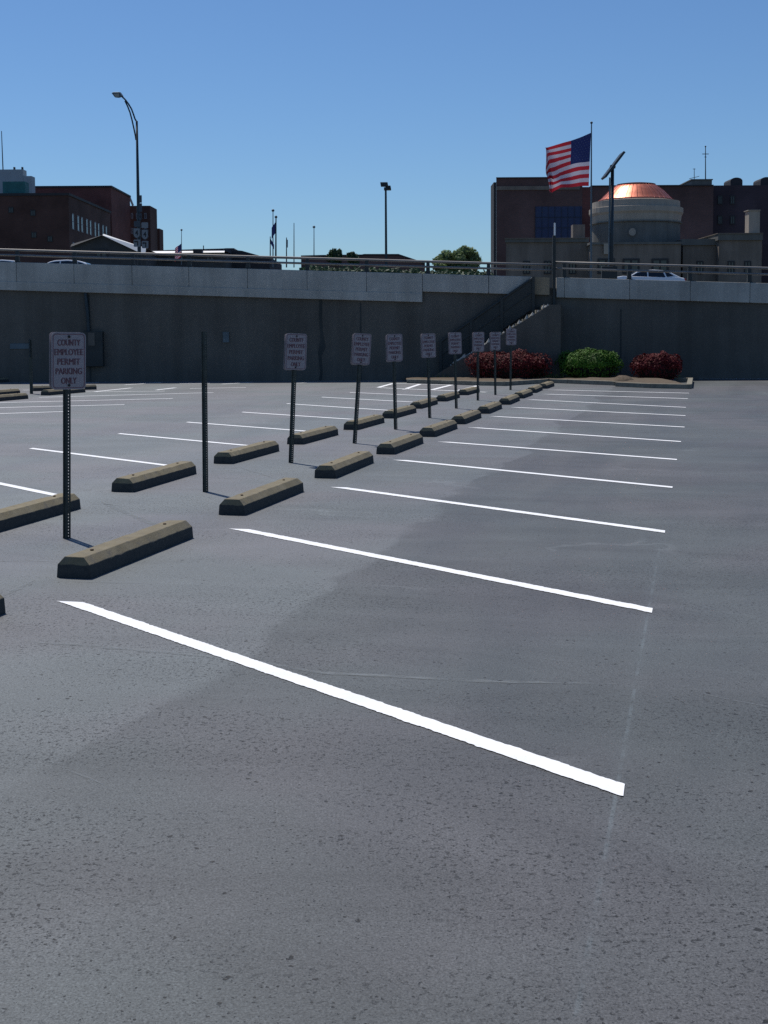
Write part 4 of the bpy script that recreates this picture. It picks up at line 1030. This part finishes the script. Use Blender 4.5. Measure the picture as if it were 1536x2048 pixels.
def plate(px0, py0, px1, py1, mat, shape='rect', glyph=None, off=.13):
    a = lp(px0, py1); c = lp(px1, py0); cx_ = (a.x + c.x) / 2; cz = (a.z + c.z) / 2; w_ = c.x - a.x; h_ = c.z - a.z; y = YL - off
    if shape == 'rect': poly = rrect(w_, h_, min(w_, h_) * .12, 2)
    elif shape == 'shield': poly = [(-w_ / 2, h_ / 2), (w_ / 2, h_ / 2), (w_ / 2, -h_ * .2), (w_ * .3, -h_ * .4), (0, -h_ / 2), (-w_ * .3, -h_ * .4), (-w_ / 2, -h_ * .2)]
    b = MB(); b.prism(poly, lambda p: Vector((cx_ + p[0], y + .012, cz + p[1])), lambda p: Vector((cx_ + p[0], y, cz + p[1])))
    so = b.build('route_sign', mat, SL)
    if shape == 'shield':
        n = len(poly); bd = MB(); bd.add([Vector((cx_ + p[0] * .99, y - .003, cz + p[1] * .99)) for p in poly] + [Vector((cx_ + p[0] * .87, y - .003, cz + p[1] * .90)) for p in poly], [(i, (i + 1) % n, n + (i + 1) % n, n + i) for i in range(n)])
        bd.build('sign_border', plk, so)
    if glyph in ('4', '9'):
        tv, tf = text_mesh('4', w_ * .42, h_ * .5, .02)
        MB().add([Vector((cx_ + v.x, y - .006, cz + v.y + h_ * .04)) for v in tv], tf).build('sign_numeral', plk, so)
    if glyph == 'arrow':
        g_ = MB(); t_ = h_ * .09
        for (u0, v0, u1, v1) in ((-.28, .12, .18, .30), (.02, -.32, .18, .12)):
            g_.box(cx_ + u0 * w_, cx_ + u1 * w_, y - .006, y - .003, cz + v0 * h_, cz + v1 * h_)
        g_.add([(cx_ - .28 * w_, y - .006, cz + .38 * h_), (cx_ - .28 * w_, y - .006, cz + .04 * h_), (cx_ - .42 * w_, y - .006, cz + .21 * h_)], [(0, 1, 2)])
        g_.build('arrow', plk, so)
plate(279, 391, 284.5, 406, pld); plate(278, 407, 285, 424, pld); plate(277.5, 426.5, 284.5, 442, pld, 'shield', '4')
plate(269, 442.5, 281.5, 454, pld); plate(284, 445, 297, 456.5, plw)
plate(267.5, 456, 281.3, 477.5, plw, 'shield', '4'); plate(284, 459, 297.3, 480.5, plw, 'shield', '4')
plate(268.5, 479.5, 281.5, 494, plw, 'rect', 'arrow'); plate(284.8, 482, 297.5, 497, plw, 'rect', 'arrow')
for py in (449, 467, 488):
    MB().box(lp(268, py).x, lp(297, py).x, YL - .115, YL - .085, lp(280, py).z - .015, lp(280, py).z + .015).build('bracket', MAT['darkmetal'], SL)

# slender lamp
YS = 74
def sp_(px, py, dy=0): p = P(px, py, YS); p.y += dy; return p
base = sp_(772.5, 560); PL = thing('lot_lamp', 'slender square pole lamp with two shoebox heads', 'lamp post', (base.x, YS, zt(base.x, YS)))
b = MB(); t_ = sp_(771.5, 379); b.hexa([(base.x - .075, YS - .075, zt(base.x, YS)), (base.x + .075, YS - .075, zt(base.x, YS)), (base.x + .075, YS + .075, zt(base.x, YS)), (base.x - .075, YS + .075, zt(base.x, YS))],
                                 [(t_.x - .055, YS - .055, t_.z), (t_.x + .055, YS - .055, t_.z), (t_.x + .055, YS + .055, t_.z), (t_.x - .055, YS + .055, t_.z)]); b.build('pole', MAT['darkmetal'], PL)
def shoe(px0, px1, py0, py1, y0, y1):
    a = P(px0, py1, YS); c = P(px1, py0, YS); b = MB(); 
    b.hexa([(a.x + .04, YS + y0 + .03, a.z), (c.x, YS + y0 + .03, a.z), (c.x, YS + y1, a.z), (a.x + .04, YS + y1, a.z)], [(a.x, YS + y0, c.z), (c.x - .04, YS + y0, c.z), (c.x - .04, YS + y1, c.z), (a.x, YS + y1, c.z)]); b.build('lamp_head', MAT['darkmetal'], PL, bevel=.015)
shoe(760.5, 776.5, 366, 374, -.45, -.05); shoe(770.5, 782.5, 370.5, 378.5, .1, .7)
b = MB(); b.box(t_.x - .1, t_.x + .1, YS - .2, YS + .25, t_.z - .03, t_.z + .10); b.build('bracket', MAT['darkmetal'], PL)

# solar panel pole
YP = 60
def so_(px, py): return P(px, py, YP)
base = so_(1222.5, 565); SP = thing('solar_pole', 'dark pole with a steeply tilted solar panel in front of the copper dome', 'pole', (base.x, YP, zt(base.x, YP)))
t_ = so_(1225, 333)
MB().tube([(base.x, YP, zt(base.x, YP)), t_], [.09, .075], 10).build('pole', MAT['darkmetal'], SP, smooth=True)
a = so_(1207.5, 356); c = so_(1245.5, 306); d = (c - a).normalized(); nrm = Vector((-d.z, 0, d.x)) * .05
b = MB(); b.hexa([a - nrm + Vector((0, -.5, 0)), c - nrm + Vector((0, -.5, 0)), c - nrm + Vector((0, .6, 0)), a - nrm + Vector((0, .6, 0))], [a + nrm + Vector((0, -.5, 0)), c + nrm + Vector((0, -.5, 0)), c + nrm + Vector((0, .6, 0)), a + nrm + Vector((0, .6, 0))]); b.build('solar_panel', MAT['darkmetal'], SP, bevel=.01)
MB().tube([so_(1225, 336), so_(1226, 331)], .13, 8).build('panel_clamp', MAT['darkmetal'], SP)
a = so_(1219.6, 355); c = so_(1217.8, 540); MB().tube([a, c], .035, 8).build('conduit', MAT['galv'], SP)
b = MB(); q = so_(1217, 548); b.box(q.x - .35, q.x + .35, YP - .3, YP + .0 - .1, q.z - 1.2, so_(1217, 533).z); b.build('control_box', MAT['railpost'], SP, bevel=.02)

# ------------------------------------------------------------------ right brick building
RB = thing('brick_building', 'wide purple brown brick building behind the copper dome', 'building', P(1250, 500, 145))
Yr = 145
b = MB(); prect(b, 987.5, 992.4, 364.5, Yr, 4); b.build('wall', MAT['roofdark'], RB)
b = MB(); prect(b, 992.5, 1165, 355.5, Yr, 30, None, True); b.build('wall', MAT['brickC'], RB)
b = MB(); prect(b, 1165.0, 1183, 374, Yr + .02, 30); b.build('wall', MAT['brickB'], RB)
b = MB(); prect(b, 1183.1, 1427, 371.5, Yr + .3, 29); b.build('wall', MAT['brickC'], RB)
b = MB(); prect(b, 1427.1, 1900, 369.5, Yr + 3.3, 26); b.build('wall', MAT['brickD'], RB)
b = MB(); prect(b, 992.3, 1165.3, 354, Yr - .15, 30.3, 356, True); b.build('roof_coping', MAT['roofdark'], RB)
b = MB(); prect(b, 1183, 1427.3, 370, Yr + .1, 29.3, 372.2); b.build('roof_coping', MAT['roofdark'], RB)
b = MB(); prect(b, 992.7, 1160, 372, Yr - .12, .12, 379.5); b.build('stone_band', MAT['stonelow'], RB)
b = MB(); prect(b, 1071, 1164, 413, Yr - .06, .06, 476); cwo = b.build('curtain_wall', MAT['glassblue'], RB)
b = MB()
for px in range(1071, 1170, 13): prect(b, px - .5, px + .5, 413, Yr - .12, .06, 476)
for py in (434, 455): prect(b, 1071, 1164, py - .5, Yr - .14, .06, py + .5)
b.build('mullions', MAT['glassmull'], cwo)
b = MB(); prect(b, 1384, 1424, 360, Yr + 4, 6, 375); prect(b, 1382, 1426, 358, Yr + 3.9, 6.2, 360); b.build('roof_unit', MAT['stonedark'], RB)
def hump(px0, px1, py):
    a = P(px0, 372, Yr + 6); c = P(px1, 372, Yr + 6); t = P(px0, py, Yr + 6).z; w_ = (c.x - a.x); b = MB()
    poly = [(a.x, a.z - .3), (c.x, a.z - .3)] + [(a.x + w_ / 2 + w_ / 2 * math.cos(R(k)), (t - w_ * .28) + w_ * .28 * math.sin(R(k))) for k in range(0, 181, 20)]
    b.prism(poly, lambda p: Vector((p[0], Yr + 6, p[1])), lambda p: Vector((p[0], Yr + 9, p[1]))); b.build('roof_vent', MAT['roofdark'], RB)
hump(1461, 1485, 355); hump(1521, 1546, 354)
for px in (1440, 1465):
    for py in (400, 440): window_front(RB, px - 5, px + 5, py - 9, py + 9, Yr + 3.29, 'darkframe', True)
mast('taller rooftop aerial on the right building with small cross arms', 1411, 293, 371, 150, .07, 0, ((308, 13, 0), (314, 4, 0)), .1)
mast('shorter rooftop aerial with a slanted bar left of the taller one', 1388.5, 337, 371, 150, .05, 0, ((355, 20, 5), (338, 5, 0)), 0)

# ------------------------------------------------------------------ domed stone building
YD = 115; DR = thing('domed_building', 'grey stone building with round drum and shining copper dome', 'building', P(1272, 520, YD))
cD = P(1272, 393, YD + 4); k_ = (YD + 4) / F_PX
def zD(py): return P(1272, py, YD + 0.2).z
Rd = 91.5 * k_ * .985
drum = MB(); drum.lathe([(Rd * .955, zD(490)), (Rd * .955, zD(444)), (Rd * 1.0, zD(442)), (Rd * 1.0, zD(440))], 48, (cD.x, cD.y, 0)); drum.build('drum', MAT['stonedark'], DR)
cn = MB(); cn.lathe([(Rd * .965, zD(441)), (Rd * .985, zD(426)), (Rd * 1.02, zD(421)), (Rd * 1.02, zD(411)), (Rd * .97, zD(410))], 48, (cD.x, cD.y, 0)); cn.build('cornice', MAT['stone'], DR)
at = MB(); at.lathe([(Rd * .95, zD(410.5)), (Rd * .95, zD(397)), (Rd * .80, zD(394.5)), (Rd * .5, zD(394))], 48, (cD.x, cD.y, 0)); at.build('attic_ring', MAT['stone'], DR)
dm = MB(); prof = [(Rd * .80, zD(396)), (Rd * .82, zD(393.5)), (Rd * .775, zD(391)), (Rd * .70, zD(383.5)), (Rd * .60, zD(374)), (Rd * .50, zD(366.5)), (Rd * .415, zD(361.5))]
dm.lathe(prof, 96, (cD.x, cD.y, 0)); DMO = dm.build('dome', MAT['copper'], DR, smooth=True)
rb = MB()
for k in range(40):
    t = 2 * math.pi * k / 40; pts = [Vector((cD.x + math.cos(t) * (r_ + .03), cD.y + math.sin(t) * (r_ + .03), z_ + .02)) for r_, z_ in prof[1:]]
    rb.tube(pts, .013, 4)
rb.build('standing_seams', MAT['copperdark'], DMO)
cp = MB(); cp.lathe([(Rd * .42, zD(362.5)), (Rd * .42, zD(359.2)), (Rd * .30, zD(357.6)), (.01, zD(357))], 48, (cD.x, cD.y, 0), cap=False); cp.build('dome_cap', MAT['copperdark'], DR)
rm = MB(); rm.lathe([(Rd * .83, zD(397.5)), (Rd * .845, zD(394.2)), (Rd * .80, zD(393.6))], 64, (cD.x, cD.y, 0), cap=False); rm.build('dome_rim', MAT['copperdark'], DR)
# cornice blocks
bk = MB()
for k in range(48):
    t = 2 * math.pi * k / 48; c = Vector((cD.x + math.cos(t) * Rd * .985, cD.y + math.sin(t) * Rd * .985, zD(443.5)))
    bk.add([c + Vector((x * .10, y * .10, z * .10)) for x in (-1, 1) for y in (-1, 1) for z in (-1, 1)], [(0, 1, 3, 2), (4, 6, 7, 5), (0, 4, 5, 1), (2, 3, 7, 6), (0, 2, 6, 4), (1, 5, 7, 3)])

ck = MB(); yf = cD.y - Rd * .965; c = P(1264.5, 464, yf); n = 24
ck.add([(c.x + math.cos(2 * math.pi * i / n) * .30, yf - y_, c.z + math.sin(2 * math.pi * i / n) * .33) for y_ in (0, .10) for i in range(n)], [tuple(range(n)), tuple(range(n, 2 * n))[::-1]] + [(i, (i + 1) % n, n + (i + 1) % n, n + i) for i in range(n)])
ck.build('round_medallion', MAT['stone'], DR)
# body
YBd = 112.5
b = MB(); prect(b, 1183, 1362, 486, YBd, 12); b.build('wall', MAT['stonelow'], DR)
b = MB(); prect(b, 1180, 1365, 484, YBd - .15, 12.3, 488.5); b.build('string_course', MAT['stonedark'], DR)
b = MB(); prect(b, 1012, 1176, 484, YBd + 2, 10, None, True); b.build('wing_wall', MAT['stonelow'], DR); b = MB(); prect(b, 1366, 1434, 490, YBd + 2, 10); b.build('wing_wall', MAT['stonelow'], DR); b = MB(); prect(b, 1438, 1524, 480, YBd + 1, 10); b.build('wing_wall', MAT['stonelow'], DR)
for (q0_, q1_, y0_, d_, y1_) in ((1010, 1178, 477, 1.8, 484.3), (1364, 1436, 478, 1.8, 490.3), (1436.2, 1526, 467, .8, 480.3)):
    b = MB(); prect(b, q0_, q1_, y0_, YBd + d_, 10.5, y1_, q0_ < 1020); b.build('parapet', MAT['stonedark'], DR)
for (q0_, q1_, y0_, d_, y1_) in ((1009, 1179, 475.6, 1.7, 477.2), (1435.5, 1527, 465.8, .7, 467.2)):
    b = MB(); prect(b, q0_, q1_, y0_, YBd + d_, 10.7, y1_, q0_ < 1020); b.build('coping', MAT['stonelow'], DR)
b = MB(); prect(b, 1524.3, 1700, 488, YBd + 3, 10); b.build('wing_wall', MAT['brickD'], DR)
b = MB(); prect(b, 1498, 1520, 421, YBd + 2, 1.2, 468); prect(b, 1496.5, 1521.5, 419.5, YBd + 1.9, 1.4, 421.1); b.build('chimney', MAT['stone'], DR)
b = MB(); prect(b, 1146, 1170, 449, YBd + 4, 1.2, 478); b.build('roof_unit', MAT['stonelow'], DR)
for px in (1212, 1262, 1320): window_front(DR, px - 17, px + 17, 517, 548, YBd - .003, 'darkframe', True, .16)
for px in (1053, 1095, 1145, 1400, 1462, 1495): window_front(DR, px - 7, px + 7, 522, 548, YBd + (1.99 if px < 1430 else .99), 'darkframe', True, .10)
b = MB(); prect(b, 1208, 1219, 487, YBd - .25, .12, 508); 
b.build('wall_vent', MAT['stone'], DR)

# ------------------------------------------------------------------ cars
def make_car(label, X, Y, hd=0, mir=1):
    """side-on car, nose towards -x before rotation"""
    o = thing('parked_car', label, 'car', (X, Y, zt(X, Y) + .03), hd, 'white cars on the raised street')
    body = [(-2.30, .30), (-2.33, .55), (-2.22, .84), (-1.85, 1.02), (-1.15, 1.12), (-.85, 1.10), (1.45, 1.03), (1.9, 1.04), (2.22, .98), (2.30, .72), (2.28, .32), (1.9, .25), (-1.9, .25)]
    b = MB(); hw = .88
    def sect(p, s): 
        t = .10 if p[1] > .9 else (0.02 if p[1] > .5 else .06)
        return Vector((p[0], s * (hw - t), p[1]))
    b.prism(body, lambda p: sect(p, -1), lambda p: sect(p, 1)); b.build('body', MAT['carwhite'], o, world=False, bevel=.05)
    cab = [(-1.05, .97), (-.35, 1.36), (-.05, 1.43), (.55, 1.46), (1.1, 1.42), (1.45, 1.32), (2.02, 1.02)]
    b = MB(); n = len(cab)
    def cs(p, s): return Vector((p[0], s * (.77 - (p[1] - .97) * .42), p[1]))
    b.prism(cab, lambda p: cs(p, -1), lambda p: cs(p, 1)); b.build('cabin', MAT['carwhite'], o, world=False, bevel=.03)
    for s in (-1, 1):
        for poly in ([(-.83, 1.03), (-.34, 1.30), (-.02, 1.36), (.18, 1.375), (.18, 1.03)], [(.25, 1.03), (.25, 1.378), (.6, 1.39), (1.05, 1.35), (1.18, 1.03)], [(1.26, 1.05), (1.15, 1.34), (1.4, 1.27), (1.66, 1.10)]):
            g_ = MB(); k = len(poly); q = [cs(p, s) for p in poly]; g_.add([v + Vector((0, s * .008, 0)) for v in q] + [v - Vector((0, s * .02, 0)) for v in q], [tuple(range(k)), tuple(range(k, 2 * k))[::-1]] + [(i, (i + 1) % k, k + (i + 1) % k, k + i) for i in range(k)])
            g_.build('side_window', MAT['glass'], o, world=False)
    for (x0, z0, x1, z1, nm) in ((-1.0, 1.005, -.38, 1.345, 'windscreen'), (1.96, 1.06, 1.5, 1.30, 'rear_window')):
        dx = -.012 if nm == 'windscreen' else .012
        g_ = MB(); g_.add([(x0 + dx, -.66, z0 + .012), (x0 + dx, .66, z0 + .012), (x1 + dx, .56, z1 + .012), (x1 + dx, -.56, z1 + .012)], [(0, 1, 2, 3)]); g_.build(nm, MAT['glass'], o, world=False)
    for x in (-1.42, 1.40):
        for s in (-1, 1):
            w_ = MB(); w_.lathe([(.20, -.11), (.31, -.10), (.325, 0), (.31, .10), (.20, .11)], 20); w_.xf(Matrix.Translation((x, s * .80, .325)) @ Matrix.Rotation(R(90), 4, 'X')); wo = w_.build('wheel', MAT['tyre'], o, world=False, smooth=False)
            w_ = MB(); w_.lathe([(.01, .0), (.19, 0), (.19, .02), (.01, .03)], 14, cap=False); w_.xf(Matrix.Translation((x, s * .915, .325)) @ Matrix.Rotation(R(90) * (-s), 4, 'X')); w_.build('rim', MAT['chrome'], wo, world=False)
    for s in (-1, 1):
        MB().box(-2.32, -2.2, s * .62 - .16, s * .62 + .16, .62, .74).build('headlight', MAT['chrome'], o, world=False, bevel=.02)
        MB().box(2.2, 2.305, s * .66 - .14, s * .66 + .14, .78, .94).build('tail_light', MAT['redglass'], o, world=False, bevel=.02)
        MB().box(-.86, -.72, min(s * .80, s * .98), max(s * .80, s * .98), 1.0, 1.12).build('wing_mirror', MAT['carwhite'], o, world=False, bevel=.02)
    return o
CARS = []
p = P(1283, 545, 74); c = make_car('white sedan passing right of the tilted solar panel pole', p.x, 74, 0); CARS.append(c)
def car_z(o, px, py, Y):
    m_ = o.matrix_basis.copy(); m_.translation.z = P(px, py, Y).z - 1.46; o.matrix_basis = m_
car_z(c, 1290, 540.3, 74)
for px, py, Y, lab in ((118, 520.5, 72, 'white car roof just visible left of the gabled house'), (-10, 520.5, 72, 'white car cropped by the left edge of the photo')):
    p = P(px, py, Y); c2 = copy_tree(c); c2.location = (p.x, Y, 0); c2.matrix_basis = Matrix.Translation((p.x, Y, 0)); car_z(c2, px, py, Y); c2['label'] = lab; CARS.append(c2)
0 and print('CARROOF', [ (round(c.location.z + 1.46, 2)) for c in CARS], P(1306, 540.5, 74).z, P(118, 519.5, 72).z, 'parapet', ptop(-12), ptop(12), 'rails', rt_, rl_, 'hL', hL, hR, hR2)

# ------------------------------------------------------------------ light
SUN_EL = R(62); SUN_AZ_LEFT = R(31)       # ahead of the camera and to the left
sd = Vector((-math.sin(SUN_AZ_LEFT) * math.cos(SUN_EL), math.cos(SUN_AZ_LEFT) * math.cos(SUN_EL), math.sin(SUN_EL)))
sl = bpy.data.lights.new('sun', 'SUN'); sl.energy = 4.2; sl.angle = R(.53); sl.color = (1.0, .95, .88)
so = bpy.data.objects.new('sun', sl); so.rotation_euler = sd.to_track_quat('Z', 'Y').to_euler(); so.location = (0, 0, 50); col.objects.link(so)
wd = bpy.data.worlds.new('World'); sc.world = wd; wd.use_nodes = True
n = wd.node_tree.nodes; l = wd.node_tree.links; bg = n['Background']
sky = n.new('ShaderNodeTexSky'); sky.sky_type = 'NISHITA'; sky.sun_disc = False
sky.sun_elevation = SUN_EL; sky.sun_rotation = math.atan2(sd.x, sd.y)
sky.air_density = 1.0; sky.dust_density = .3; sky.ozone_density = 2.5; sky.altitude = 200
wb_ = n.new('ShaderNodeMix'); wb_.data_type = 'RGBA'; wb_.blend_type = 'MULTIPLY'; wb_.inputs[0].default_value = 1; wb_.inputs[7].default_value = (.70, .945, 1.22, 1)
l.new(sky.outputs[0], wb_.inputs[6]); l.new(wb_.outputs[2], bg.inputs['Color']); bg.inputs['Strength'].default_value = .075
sc.view_settings.view_transform = 'Standard'; sc.view_settings.look = 'None'; sc.view_settings.exposure = 0; sc.view_settings.gamma = 1
sc.cycles.max_bounces = 8; sc.cycles.use_denoising = False
